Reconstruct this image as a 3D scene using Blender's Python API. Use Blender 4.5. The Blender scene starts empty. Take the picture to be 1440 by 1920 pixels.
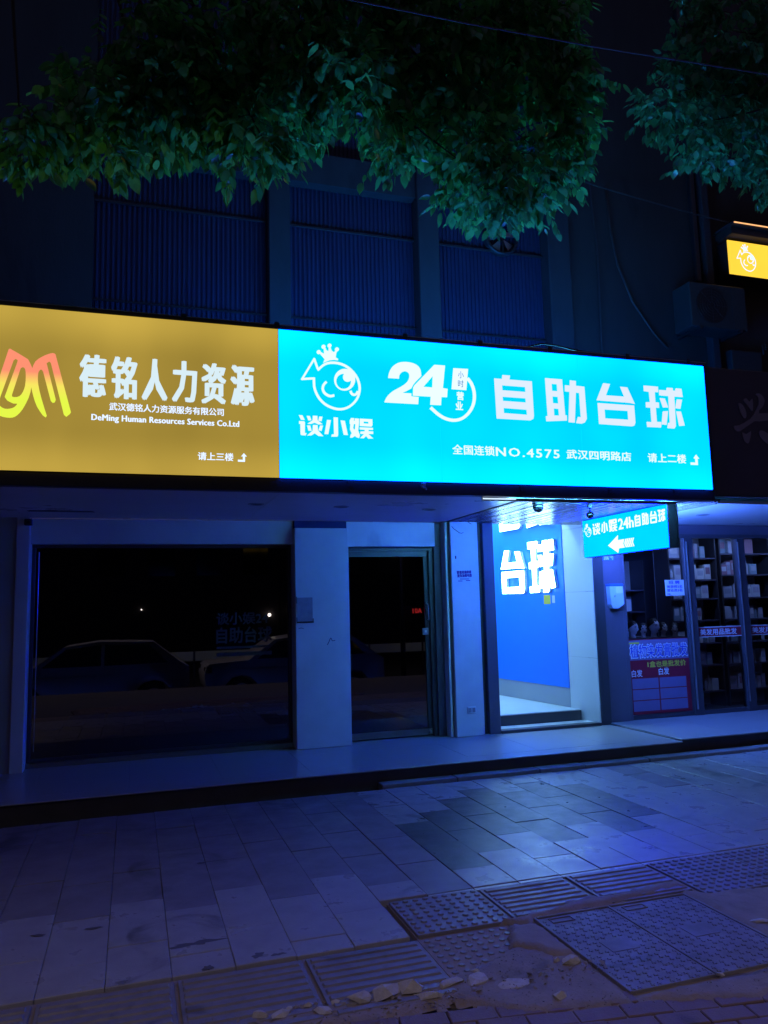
import bpy, bmesh, math, random
from mathutils import Vector, Matrix
from mathutils.geometry import tessellate_polygon
R = math.radians
rnd = random.Random(7)
scene = bpy.context.scene
C = scene.collection

# ------------------------------------------------------------------ camera
cam_d = bpy.data.cameras.new('camera')
cam = bpy.data.objects.new('camera', cam_d); C.objects.link(cam)
rt = Vector((0.95117579, -0.30763011, -0.02506663))
dn = Vector((0.01382214, 0.1235878, -0.99223737))
fw = Vector((0.30834002, 0.94344569, 0.12180583))
mw = Matrix((rt, -dn, -fw)).transposed().to_4x4()
mw.translation = Vector((0, 0, 1.65))
cam.matrix_world = mw
cam_d.sensor_fit = 'VERTICAL'; cam_d.sensor_height = 36.0; cam_d.lens = 1450 / 1920 * 36
cam_d.clip_start = 0.05; cam_d.clip_end = 400
scene.camera = cam

# ------------------------------------------------------------------ world, exposure
W = bpy.data.worlds.new('World'); scene.world = W; W.use_nodes = True
nt = W.node_tree; nt.nodes.clear()
bg = nt.nodes.new('ShaderNodeBackground'); wo = nt.nodes.new('ShaderNodeOutputWorld')
sky = nt.nodes.new('ShaderNodeTexSky'); sky.sky_type = 'NISHITA'; sky.sun_disc = False
sky.sun_elevation = R(-4); sky.sun_rotation = R(200)
mixw = nt.nodes.new('ShaderNodeMix'); mixw.data_type = 'RGBA'; mixw.blend_type = 'ADD'
mixw.inputs[0].default_value = 1.0
mixw.inputs[7].default_value = (0.036, 0.030, 0.062, 1)      # city glow on a moonless night sky
dim = nt.nodes.new('ShaderNodeMix'); dim.data_type = 'RGBA'; dim.blend_type = 'MULTIPLY'
dim.inputs[0].default_value = 1.0; dim.inputs[7].default_value = (0.02, 0.02, 0.02, 1)
nt.links.new(sky.outputs[0], dim.inputs[6]); nt.links.new(dim.outputs[2], mixw.inputs[6])
nt.links.new(mixw.outputs[2], bg.inputs[0]); bg.inputs[1].default_value = 1.0
nt.links.new(bg.outputs[0], wo.inputs[0])
scene.view_settings.view_transform = 'Standard'; scene.view_settings.look = 'None'
scene.view_settings.exposure = 0.0; scene.view_settings.gamma = 1.0
try: scene.view_settings.use_curve_mapping = False
except Exception: pass
scene.render.engine = 'CYCLES'
cy = scene.cycles
cy.use_denoising = True
try: cy.denoiser = 'OPENIMAGEDENOISE'
except Exception: pass
cy.max_bounces = 6; cy.diffuse_bounces = 3; cy.glossy_bounces = 3; cy.transparent_max_bounces = 12
cy.transmission_bounces = 3; cy.sample_clamp_indirect = 4.0; cy.caustics_reflective = False; cy.caustics_refractive = False

# ------------------------------------------------------------------ helpers
def link(o, parent=None):
    C.objects.link(o)
    if parent is not None: o.parent = parent
    return o
def obj(name, bm, m, parent=None, smooth=False):
    me = bpy.data.meshes.new(name)
    if isinstance(bm, bmesh.types.BMesh):
        bm.normal_update(); bm.to_mesh(me); bm.free()
    else:
        me = bm
    if m is not None:
        me.materials.clear(); me.materials.append(m)
    if smooth:
        me.polygons.foreach_set('use_smooth', [True] * len(me.polygons))
    o = bpy.data.objects.new(name, me)
    return link(o, parent)
def tag(o, label, cat, group=None):
    o['label'] = label; o['category'] = cat
    if group: o['group'] = group
    return o
def thing(name, label, cat, loc=(0, 0, 0), group=None):
    o = bpy.data.objects.new(name, None); C.objects.link(o); o.location = loc
    o.empty_display_size = 0.2
    return tag(o, label, cat, group)
def struct(o):
    o['kind'] = 'structure'; return o
def stuff(o):
    o['kind'] = 'stuff'; return o
def rel(o):
    """o was modelled in world metres: keep it there under a parent that is not at the origin"""
    o.matrix_parent_inverse = Matrix.Translation(-Vector(o.parent.location)); return o
def add_box(bm, x0, x1, y0, y1, z0, z1, bev=0.0, rot=None):
    vs = [bm.verts.new(p) for p in [(x0,y0,z0),(x1,y0,z0),(x1,y1,z0),(x0,y1,z0),(x0,y0,z1),(x1,y0,z1),(x1,y1,z1),(x0,y1,z1)]]
    fs = [bm.faces.new([vs[i] for i in f]) for f in [(0,3,2,1),(4,5,6,7),(0,1,5,4),(1,2,6,5),(2,3,7,6),(3,0,4,7)]]
    if bev > 0:
        es = {e for f in fs for e in f.edges}
        r = bmesh.ops.bevel(bm, geom=list(es), offset=bev, segments=1, affect='EDGES', profile=0.5)
    if rot is not None:
        c = Vector(((x0+x1)/2, (y0+y1)/2, (z0+z1)/2))
        bmesh.ops.rotate(bm, verts=[v for v in vs if v.is_valid], cent=c, matrix=rot)
    return vs
def box(name, x0, x1, y0, y1, z0, z1, m, parent=None, bev=0.0):
    bm = bmesh.new(); add_box(bm, x0, x1, y0, y1, z0, z1, bev)
    return obj(name, bm, m, parent)
def add_cyl(bm, p0, p1, r0, r1=None, seg=12, caps=True):
    r1 = r0 if r1 is None else r1
    p0 = Vector(p0); p1 = Vector(p1); d = (p1 - p0)
    q = d.to_track_quat('Z', 'Y').to_matrix()
    a = []; b = []
    for i in range(seg):
        t = 2 * math.pi * i / seg; v = Vector((math.cos(t), math.sin(t), 0))
        a.append(bm.verts.new(p0 + q @ (v * r0))); b.append(bm.verts.new(p1 + q @ (v * r1)))
    for i in range(seg):
        j = (i + 1) % seg; bm.faces.new((a[i], a[j], b[j], b[i]))
    if caps:
        bm.faces.new(a[::-1]); bm.faces.new(b)
def add_tube(bm, pts, r, seg=6):
    """one continuous tube through pts; r may be a list"""
    pts = [Vector(p) for p in pts]; n = len(pts)
    rs = r if isinstance(r, (list, tuple)) else [r] * n
    rings = []
    for i in range(n):
        d = (pts[min(i+1, n-1)] - pts[max(i-1, 0)]).normalized()
        up = Vector((0, 0, 1)) if abs(d.z) < 0.9 else Vector((1, 0, 0))
        u = d.cross(up).normalized(); w = d.cross(u).normalized()
        rings.append([bm.verts.new(pts[i] + (u * math.cos(2*math.pi*k/seg) + w * math.sin(2*math.pi*k/seg)) * rs[i]) for k in range(seg)])
    for i in range(n - 1):
        for k in range(seg):
            j = (k + 1) % seg
            bm.faces.new((rings[i][k], rings[i][j], rings[i+1][j], rings[i+1][k]))
    bm.faces.new(rings[0][::-1]); bm.faces.new(rings[-1])
def add_prism(bm, loops, f, depth):
    """loops: outer + holes in 2D; f maps (a, b, d) to a 3D point; front at d=0, back at d=depth"""
    pts3 = [[Vector((p[0], p[1], 0)) for p in lp] for lp in loops]
    tris = tessellate_polygon(pts3)
    fr = []; bk = []
    for lp in loops:
        for p in lp:
            fr.append(bm.verts.new(f(p[0], p[1], 0))); bk.append(bm.verts.new(f(p[0], p[1], depth)))
    for t in tris:
        try: bm.faces.new([fr[i] for i in t])
        except ValueError: pass
    k = 0
    for lp in loops:
        n = len(lp)
        for i in range(n):
            a, b = k + i, k + (i + 1) % n
            try: bm.faces.new((fr[a], fr[b], bk[b], bk[a]))
            except ValueError: pass
        k += n
def sheet(name, pts, m, parent=None):
    bm = bmesh.new(); bm.faces.new([bm.verts.new(p) for p in pts]); return obj(name, bm, m, parent)

# glyph frames: origin, unit right, unit up, unit outward (towards the reader)
def frame(o, u, v):
    o, u, v = Vector(o), Vector(u), Vector(v); n = u.cross(v)
    return lambda a, b, d: o + u * a + v * b - n * d
GBOX = {}
def glyph_obj(name, key, fr, target, m, parent, depth=0.012, lift=0.0):
    """key in GLYPHS; target None keeps its own metres, or (a0, b0, width, height)"""
    g = GLYPHS[key]
    xs = [p[0] for poly in g for c in poly for p in c]; zs = [p[1] for poly in g for c in poly for p in c]
    x0, x1, z0, z1 = min(xs), max(xs), min(zs), max(zs)
    bm = bmesh.new()
    for i, poly in enumerate(g):
        if target is None: loops = poly
        else:
            a0, b0, w, h = target
            loops = [[(a0 + (p[0]-x0)/(x1-x0)*w, b0 + (p[1]-z0)/(z1-z0)*h) for p in c] for c in poly]
        e = lift + 0.0004 * i
        add_prism(bm, loops, lambda a, b, d, e=e: fr(a, b, d - e), depth)
    return obj(name, bm, m, parent)
def text_obj(name, body, fr, target, m, parent, off=0.0, space=1.0, depth=0.004, lift=0.0, heavy=0.0, slant=0.0, copies=3):
    """body fitted into target (a0, b0, w, h)"""
    c = bpy.data.curves.new('t', 'FONT'); c.body = body; c.offset = 0; c.resolution_u = 2; c.shear = slant; c.space_character = space
    c.fill_mode = 'FRONT'
    t = bpy.data.objects.new('t', c); C.objects.link(t)
    dg = bpy.context.evaluated_depsgraph_get(); me = bpy.data.meshes.new_from_object(t.evaluated_get(dg))
    bpy.data.objects.remove(t); bpy.data.curves.remove(c)
    base = bmesh.new(); base.from_mesh(me); bpy.data.meshes.remove(me)
    vs = [v.co.copy() for v in base.verts]; fs = [[v.index for v in f.verts] for f in base.faces]
    edges = [[v.index for v in e.verts] for e in base.edges if len(e.link_faces) == 1]
    base.free()
    x0 = min(v.x for v in vs); x1 = max(v.x for v in vs); y0 = min(v.y for v in vs); y1 = max(v.y for v in vs)
    a0, b0, w, h = target
    bm = bmesh.new()
    shifts = [(0.0, 0.0)] if heavy == 0 else [(heavy * (k / (copies - 1) - 0.5), 0.0) for k in range(copies)]
    if off > 0:                                     # embolden: copies nudged right, left, up and down
        e = off * h * 0.9
        if heavy == 0: shifts += [(e, 0), (-e, 0), (0, e), (0, -e), (e*.7, e*.7), (-e*.7, -e*.7)]
        else: shifts += [(0, e), (0, -e)]
    for k, (s, sv) in enumerate(shifts):
        fr_v = [bm.verts.new(fr(a0 + (v.x-x0)/(x1-x0)*w + s, b0 + (v.y-y0)/(y1-y0)*h + sv, -lift - depth - 0.0003*k)) for v in vs]
        for f in fs:
            try: bm.faces.new([fr_v[i] for i in f])
            except ValueError: pass
        if depth > 0:
            bk = [bm.verts.new(fr(a0 + (v.x-x0)/(x1-x0)*w + s, b0 + (v.y-y0)/(y1-y0)*h + sv, -lift)) for v in vs]
            for a, b in edges:
                try: bm.faces.new((fr_v[a], fr_v[b], bk[b], bk[a]))
                except ValueError: pass
    return obj(name, bm, m, parent)

# ------------------------------------------------------------------ materials
def newmat(name):
    m = bpy.data.materials.new(name); m.use_nodes = True; n = m.node_tree; n.nodes.clear()
    out = n.nodes.new('ShaderNodeOutputMaterial'); return m, n, out
def mat(name, col, rough=0.6, spec=0.5, metal=0.0, var=0.0, vscale=3.0, bump=0.0, bscale=60.0, col2=None, stain=0.0, rvar=0.0, aniso=None):
    m, n, out = newmat(name)
    p = n.nodes.new('ShaderNodeBsdfPrincipled'); n.links.new(p.outputs[0], out.inputs[0])
    p.inputs['Roughness'].default_value = rough; p.inputs['Metallic'].default_value = metal
    p.inputs['Specular IOR Level'].default_value = spec
    tc = n.nodes.new('ShaderNodeNewGeometry'); src = tc.outputs['Position']
    if aniso:
        mp = n.nodes.new('ShaderNodeMapping'); mp.inputs['Scale'].default_value = aniso
        n.links.new(src, mp.inputs[0]); src = mp.outputs[0]
    c2 = col2 or tuple(c * 0.6 for c in col)
    if var > 0:
        ns = n.nodes.new('ShaderNodeTexNoise'); ns.inputs['Scale'].default_value = vscale; ns.inputs['Detail'].default_value = 8; ns.inputs['Roughness'].default_value = 0.62
        n.links.new(src, ns.inputs['Vector'])
        rp = n.nodes.new('ShaderNodeValToRGB'); rp.color_ramp.elements[0].position = 0.5 - 0.28; rp.color_ramp.elements[1].position = 0.5 + 0.28
        mx = n.nodes.new('ShaderNodeMix'); mx.data_type = 'RGBA'
        mu = n.nodes.new('ShaderNodeMath'); mu.operation = 'MULTIPLY'; mu.inputs[1].default_value = var
        n.links.new(ns.outputs[0], rp.inputs[0]); n.links.new(rp.outputs[0], mu.inputs[0]); n.links.new(mu.outputs[0], mx.inputs[0])
        mx.inputs[6].default_value = (*col, 1); mx.inputs[7].default_value = (*c2, 1)
        last = mx.outputs[2]
        if stain > 0:
            s2 = n.nodes.new('ShaderNodeTexNoise'); s2.inputs['Scale'].default_value = vscale * 0.37; s2.inputs['Detail'].default_value = 5
            s2.inputs['Distortion'].default_value = 1.2
            n.links.new(src, s2.inputs['Vector'])
            r2 = n.nodes.new('ShaderNodeValToRGB'); r2.color_ramp.elements[0].position = 0.60; r2.color_ramp.elements[1].position = 0.68
            m2 = n.nodes.new('ShaderNodeMath'); m2.operation = 'MULTIPLY'; m2.inputs[1].default_value = stain
            x2 = n.nodes.new('ShaderNodeMix'); x2.data_type = 'RGBA'
            n.links.new(s2.outputs[0], r2.inputs[0]); n.links.new(r2.outputs[0], m2.inputs[0]); n.links.new(m2.outputs[0], x2.inputs[0])
            n.links.new(last, x2.inputs[6]); x2.inputs[7].default_value = (*[c * 0.25 for c in col], 1)
            last = x2.outputs[2]
        n.links.new(last, p.inputs['Base Color'])
        if rvar > 0:
            mr = n.nodes.new('ShaderNodeMapRange'); mr.inputs[1].default_value = 0.3; mr.inputs[2].default_value = 0.7
            mr.inputs[3].default_value = max(0.03, rough - rvar); mr.inputs[4].default_value = min(1, rough + rvar)
            n.links.new(ns.outputs[0], mr.inputs[0]); n.links.new(mr.outputs[0], p.inputs['Roughness'])
    else:
        p.inputs['Base Color'].default_value = (*col, 1)
    if bump > 0:
        b = n.nodes.new('ShaderNodeTexNoise'); b.inputs['Scale'].default_value = bscale; b.inputs['Detail'].default_value = 6; b.inputs['Roughness'].default_value = 0.7
        bn = n.nodes.new('ShaderNodeBump'); bn.inputs['Strength'].default_value = 1.0; bn.inputs['Distance'].default_value = bump
        n.links.new(src, b.inputs['Vector']); n.links.new(b.outputs[0], bn.inputs['Height']); n.links.new(bn.outputs[0], p.inputs['Normal'])
    return m
def emis(name, col, var=0.0, scale=1.0, size=(1, 1, 1), edge=None):
    """backlit acrylic: even glow with the slight unevenness of the LED strips behind it"""
    m, n, out = newmat(name)
    e = n.nodes.new('ShaderNodeEmission'); e.inputs[0].default_value = (*col, 1); e.inputs[1].default_value = 1
    n.links.new(e.outputs[0], out.inputs[0])
    if var > 0:
        tc = n.nodes.new('ShaderNodeTexCoord'); mp = n.nodes.new('ShaderNodeMapping'); mp.inputs['Scale'].default_value = size
        ns = n.nodes.new('ShaderNodeTexNoise'); ns.inputs['Scale'].default_value = scale; ns.inputs['Detail'].default_value = 2
        mr = n.nodes.new('ShaderNodeMapRange'); mr.inputs[1].default_value = 0.25; mr.inputs[2].default_value = 0.75
        mr.inputs[3].default_value = 1 - var; mr.inputs[4].default_value = 1 + var
        n.links.new(tc.outputs['Object'], mp.inputs[0]); n.links.new(mp.outputs[0], ns.inputs['Vector']); n.links.new(ns.outputs[0], mr.inputs[0])
        last = mr.outputs[0]
        if edge:   # LED strips run along the top and bottom of the box: (z_mid, half height, gain)
            sp = n.nodes.new('ShaderNodeSeparateXYZ'); n.links.new(tc.outputs['Object'], sp.inputs[0])
            a = n.nodes.new('ShaderNodeMath'); a.operation = 'SUBTRACT'; a.inputs[1].default_value = edge[0]; n.links.new(sp.outputs[2], a.inputs[0])
            b = n.nodes.new('ShaderNodeMath'); b.operation = 'ABSOLUTE'; n.links.new(a.outputs[0], b.inputs[0])
            r = n.nodes.new('ShaderNodeMapRange'); r.interpolation_type = 'SMOOTHSTEP'; r.inputs[1].default_value = edge[1] * 0.45; r.inputs[2].default_value = edge[1]
            r.inputs[3].default_value = 1; r.inputs[4].default_value = edge[2]; n.links.new(b.outputs[0], r.inputs[0])
            mm = n.nodes.new('ShaderNodeMath'); mm.operation = 'MULTIPLY'; n.links.new(last, mm.inputs[0]); n.links.new(r.outputs[0], mm.inputs[1]); last = mm.outputs[0]
        n.links.new(last, e.inputs[1])
    return m
def glassmat(name, tint=(1, 1, 1), refl=1.0, rough=0.015, ior=1.5):
    m, n, out = newmat(name)
    g = n.nodes.new('ShaderNodeBsdfGlossy'); g.inputs['Roughness'].default_value = rough; g.inputs[0].default_value = (refl, refl, refl, 1)
    t = n.nodes.new('ShaderNodeBsdfTransparent'); t.inputs[0].default_value = (*tint, 1)
    f = n.nodes.new('ShaderNodeFresnel'); f.inputs[0].default_value = 1.75
    x = n.nodes.new('ShaderNodeMixShader'); f.inputs[0].default_value = ior
    n.links.new(f.outputs[0], x.inputs[0]); n.links.new(t.outputs[0], x.inputs[1]); n.links.new(g.outputs[0], x.inputs[2])
    n.links.new(x.outputs[0], out.inputs[0]); return m
def leafmat(name, cols, tr):
    m, n, out = newmat(name)
    tc = n.nodes.new('ShaderNodeTexCoord'); ns = n.nodes.new('ShaderNodeTexNoise'); ns.inputs['Scale'].default_value = 5.5; ns.inputs['Detail'].default_value = 3
    geo = n.nodes.new('ShaderNodeNewGeometry')
    mixf = n.nodes.new('ShaderNodeMath'); mixf.operation = 'MULTIPLY_ADD'; mixf.inputs[1].default_value = 0.55
    rp = n.nodes.new('ShaderNodeValToRGB')
    n.links.new(tc.outputs['Object'], ns.inputs['Vector']); n.links.new(geo.outputs['Random Per Island'], mixf.inputs[0])
    half = n.nodes.new('ShaderNodeMath'); half.operation = 'MULTIPLY'; half.inputs[1].default_value = 0.5
    n.links.new(ns.outputs[0], half.inputs[0]); n.links.new(half.outputs[0], mixf.inputs[2]); n.links.new(mixf.outputs[0], rp.inputs[0])
    el = rp.color_ramp.elements
    el[0].position = 0.15; el[0].color = (*cols[0], 1); el[1].position = 0.9; el[1].color = (*cols[2], 1)
    e = el.new(0.55); e.color = (*cols[1], 1)
    p = n.nodes.new('ShaderNodeBsdfPrincipled'); p.inputs['Roughness'].default_value = 0.24; p.inputs['Specular IOR Level'].default_value = 1.0
    n.links.new(rp.outputs[0], p.inputs['Base Color'])
    t = n.nodes.new('ShaderNodeBsdfTranslucent')
    gm = n.nodes.new('ShaderNodeMix'); gm.data_type = 'RGBA'; gm.blend_type = 'MULTIPLY'; gm.inputs[0].default_value = 1; gm.inputs[7].default_value = (*tr, 1)
    n.links.new(rp.outputs[0], gm.inputs[6]); n.links.new(gm.outputs[2], t.inputs[0])
    x = n.nodes.new('ShaderNodeMixShader'); x.inputs[0].default_value = 0.5
    n.links.new(p.outputs[0], x.inputs[1]); n.links.new(t.outputs[0], x.inputs[2]); n.links.new(x.outputs[0], out.inputs[0])
    return m

M = {}
M['slab_light'] = mat('slab_light', (0.33, 0.33, 0.34), 0.34, 0.5, var=0.8, vscale=5, bump=0.0020, bscale=95, stain=0.75, rvar=0.12)
M['grit'] = mat('loose_grit', (0.24, 0.21, 0.19), 0.9, 0.2)
M['grime'] = mat('dark_grime', (0.085, 0.08, 0.085), 0.7, 0.3)
M['slab_dark'] = mat('slab_dark', (0.075, 0.07, 0.08), 0.38, 0.45, var=0.7, vscale=6, bump=0.0020, bscale=110, stain=0.4, rvar=0.12)
M['slab_mid'] = mat('slab_mid', (0.215, 0.205, 0.22), 0.44, 0.4, var=0.8, vscale=4, bump=0.0018, bscale=100, stain=0.7, rvar=0.12)
M['bed'] = mat('bedding', (0.15, 0.145, 0.15), 0.9, 0.2, var=0.7, vscale=9, bump=0.006, bscale=40)
M['tact'] = mat('tactile_paint', (0.21, 0.20, 0.22), 0.5, 0.4, var=0.8, vscale=9, bump=0.0012, bscale=130, stain=0.5, rvar=0.1)
M['mortar'] = mat('mortar', (0.29, 0.24, 0.20), 0.8, 0.25, var=0.9, vscale=6, bump=0.004, bscale=45, stain=0.6)
M['brick'] = mat('brick', (0.20, 0.135, 0.125), 0.7, 0.3, var=0.8, vscale=7, bump=0.0025, bscale=80, stain=0.5)
M['iron'] = mat('cast_iron', (0.21, 0.20, 0.21), 0.62, 0.3, metal=0.0, var=0.9, vscale=8, bump=0.0016, bscale=120, stain=0.5, rvar=0.1)
M['stone'] = mat('rubble_stone', (0.50, 0.48, 0.45), 0.9, 0.2, var=1.0, vscale=30, bump=0.004, bscale=60)
M['asphalt'] = mat('asphalt', (0.05, 0.05, 0.052), 0.75, 0.35, var=0.6, vscale=14, bump=0.004, bscale=160)
M['tile'] = mat('platform_tile', (0.34, 0.34, 0.36), 0.24, 0.5, var=0.35, vscale=1.2, bump=0.0003, bscale=30, rvar=0.03)
M['riser'] = mat('riser_stone', (0.085, 0.08, 0.08), 0.6, 0.35, var=0.8, vscale=6, bump=0.003, bscale=50)
M['kerb'] = mat('low_kerb', (0.24, 0.24, 0.25), 0.5, 0.4, var=0.8, vscale=6, bump=0.003, bscale=60, stain=0.6)
M['white_wall'] = mat('painted_wall', (0.62, 0.62, 0.64), 0.5, 0.35, var=0.6, vscale=1.8, bump=0.0008, bscale=60, stain=0.4)
M['soffit'] = mat('soffit_panel', (0.72, 0.73, 0.74), 0.33, 0.4, var=0.3, vscale=1.1, bump=0.0015, bscale=3, rvar=0.08)
M['shade_wall'] = mat('grey_wall', (0.36, 0.36, 0.38), 0.6, 0.3, var=0.4, vscale=2, bump=0.001, bscale=50)  # plain mid grey, darker than the painted wall
M['board'] = mat('unlit_board', (0.10, 0.085, 0.115), 0.5, 0.4, var=0.5, vscale=2)
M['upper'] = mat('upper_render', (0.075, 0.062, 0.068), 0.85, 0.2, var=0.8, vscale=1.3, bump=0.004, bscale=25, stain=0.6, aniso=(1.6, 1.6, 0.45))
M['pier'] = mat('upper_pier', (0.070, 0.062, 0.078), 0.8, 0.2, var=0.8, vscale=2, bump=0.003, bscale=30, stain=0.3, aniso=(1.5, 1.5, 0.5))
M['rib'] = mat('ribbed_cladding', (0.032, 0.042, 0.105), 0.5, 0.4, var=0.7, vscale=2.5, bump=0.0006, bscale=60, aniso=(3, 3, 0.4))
M['steel'] = mat('dark_steel', (0.045, 0.045, 0.055), 0.35, 0.5, metal=0.3, var=0.5, vscale=5, bump=0.0004, bscale=80)
M['frame'] = mat('dark_frame', (0.05, 0.045, 0.055), 0.42, 0.5, var=0.5, vscale=4, bump=0.0003, bscale=70)
M['plum'] = mat('plum_frame', (0.10, 0.085, 0.12), 0.5, 0.4, var=0.5, vscale=3, bump=0.0004, bscale=60)
M['alu'] = mat('aluminium', (0.45, 0.46, 0.48), 0.3, 0.5, metal=0.8, var=0.3, vscale=5)
M['brass'] = mat('brushed_steel', (0.40, 0.37, 0.30), 0.28, 0.5, metal=0.9, var=0.4, vscale=5, aniso=(1, 1, 12))
M['wood'] = mat('ceiling_slat_wood', (0.28, 0.26, 0.26), 0.22, 0.7, var=1.0, vscale=7, bump=0.002, bscale=14, aniso=(4, 0.5, 1), rvar=0.15)
M['woodbase'] = mat('ceiling_backing', (0.03, 0.028, 0.03), 0.7, 0.3)
M['black'] = mat('black_plastic', (0.02, 0.02, 0.022), 0.3, 0.5)
M['dome'] = mat('dome_glass', (0.015, 0.015, 0.02), 0.08, 0.7)
M['blue'] = mat('blue_panel', (0.015, 0.19, 0.85), 0.4, 0.4, var=0.12, vscale=1)
M['whitetile'] = mat('white_tile', (0.60, 0.62, 0.63), 0.3, 0.45, var=0.15, vscale=1.5)
M['greybase'] = mat('grey_skirting', (0.33, 0.34, 0.38), 0.5, 0.4, var=0.2, vscale=2)
M['floor_in'] = mat('inner_floor', (0.58, 0.60, 0.60), 0.35, 0.4, var=0.25, vscale=4)
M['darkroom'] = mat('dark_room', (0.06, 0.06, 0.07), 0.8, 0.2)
M['paper'] = mat('paper', (0.62, 0.63, 0.66), 0.7, 0.3, var=0.15, vscale=9)
M['paper_lilac'] = mat('lilac_paper', (0.17, 0.13, 0.25), 0.6, 0.3, var=0.3, vscale=9)
M['grimy'] = mat('grimy_paper', (0.30, 0.28, 0.34), 0.7, 0.3, var=0.8, vscale=14)
M['redprint'] = mat('red_print', (0.24, 0.012, 0.03), 0.5, 0.4, var=0.3, vscale=6)
M['darkprint'] = mat('dark_ink', (0.02, 0.03, 0.12), 0.6, 0.3)
M['blueprint'] = mat('blue_ink', (0.03, 0.06, 0.42), 0.6, 0.3)
M['violet'] = mat('violet_ink', (0.10, 0.03, 0.20), 0.6, 0.3)
M['yellowprint'] = mat('yellow_ink', (0.60, 0.50, 0.05), 0.6, 0.3)
M['whiteprint'] = mat('white_ink', (0.62, 0.62, 0.66), 0.6, 0.3)
M['fadedletter'] = mat('faded_letter', (0.34, 0.29, 0.33), 0.6, 0.3, var=0.5, vscale=8)
M['bluebox'] = mat('blue_plastic', (0.03, 0.12, 0.55), 0.35, 0.5)
M['mailbox'] = mat('mailbox_white', (0.42, 0.52, 0.68), 0.3, 0.5, var=0.2, vscale=8)
M['skin'] = mat('mannequin_plastic', (0.80, 0.75, 0.74), 0.35, 0.5, var=0.1, vscale=20)
M['wig'] = mat('wig_hair', (0.015, 0.012, 0.012), 0.45, 0.5, var=0.5, vscale=40, aniso=(1, 1, 6))
M['lips'] = mat('mannequin_paint', (0.05, 0.025, 0.03), 0.5, 0.4)
M['acbody'] = mat('ac_casing', (0.055, 0.058, 0.065), 0.55, 0.35, var=0.5, vscale=5, stain=0.4)
M['cable'] = mat('cable_rubber', (0.05, 0.05, 0.06), 0.5, 0.4)
M['greycable'] = mat('grey_cable', (0.06, 0.057, 0.065), 0.5, 0.4)
M['carpaint'] = mat('white_car_paint', (0.62, 0.63, 0.65), 0.2, 0.5)
M['rubber'] = mat('tyre_rubber', (0.02, 0.02, 0.02), 0.8, 0.3)
M['carglass'] = mat('car_glass', (0.01, 0.012, 0.015), 0.05, 0.7)
M['barrier'] = mat('barrier_panel', (0.42, 0.50, 0.40), 0.5, 0.4, var=0.3, vscale=3)
M['bark'] = mat('bark', (0.07, 0.055, 0.045), 0.9, 0.2, var=0.8, vscale=14, bump=0.01, bscale=30)
M['far'] = mat('far_render', (0.05, 0.045, 0.05), 0.9, 0.2, var=0.5, vscale=1)
M['glass'] = glassmat('shop_glass', (0.92, 0.93, 0.95), 0.85)
M['glass_dark'] = glassmat('film_glass', (0.12, 0.12, 0.13), 0.95, 0.012, 2.15)
M['leaf'] = leafmat('leaf_green', [(0.025, 0.075, 0.035), (0.065, 0.20, 0.075), (0.13, 0.34, 0.10)], (1.7, 3.0, 1.8))
M['leaf_b'] = leafmat('leaf_bluegreen', [(0.03, 0.08, 0.045), (0.08, 0.22, 0.10), (0.15, 0.35, 0.15)], (1.2, 2.2, 1.8))
# lit things
M['E_cyan'] = emis('cyan_lightbox', (0.0, 0.74, 9.0), 0.15, 1.0, (0.9, 1, 0.6), edge=(3.38, 0.64, 1.25))
M['E_yellow'] = emis('yellow_lightbox', (0.375, 0.255, 0.040), 0.17, 1.2, (1, 1, 0.4), edge=(3.38, 0.64, 1.45))
M['E_yellow2'] = emis('small_yellow_lightbox', (1.2, 0.74, 0.06), 0.05, 2)
M['E_arrow'] = emis('cyan_arrow_box', (0.0, 0.72, 60.0), 0.06, 2)
M['E_white'] = emis('sign_white', (0.86, 1.02, 1.3))
M['E_white_small'] = emis('arrow_sign_white', (1.0, 1.15, 1.6))
M['E_back'] = emis('cyan_arrow_box_back', (5, 16, 95))  # unseen rear face of the arrow sign, glow raised to light the canopy
M['E_strip'] = emis('led_strip', (26, 150, 300))
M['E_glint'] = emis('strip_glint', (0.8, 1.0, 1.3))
M['E_white2'] = emis('sign_white_soft', (0.70, 0.86, 0.93))
M['E_lilac'] = emis('sign_white_lilac', (0.76, 0.87, 1.6))
M['E_letter'] = emis('channel_letter', (6, 13, 20))
M['E_leak'] = emis('lightbox_open_top', (1.0, 10.0, 20.0))
M['E_cyanprint'] = emis('cyan_print', (0.0, 0.80, 1.3))
M['E_boxback'] = emis('lightbox_open_back', (0.10, 1.7, 9.5))
M['E_store'] = emis('store_night_tube', (5.5, 10, 28))
M['E_teal'] = emis('sign_teal_print', (0.0, 0.20, 0.30))
M['E_room'] = emis('ceiling_tube', (44, 100, 150))
M['E_red'] = emis('led_red', (2.6, 0.12, 0.12))
M['E_lamp'] = emis('street_lamp_globe', (22, 19, 17))
M['E_amber'] = emis('amber_strip', (1.3, 0.62, 0.25))
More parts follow.
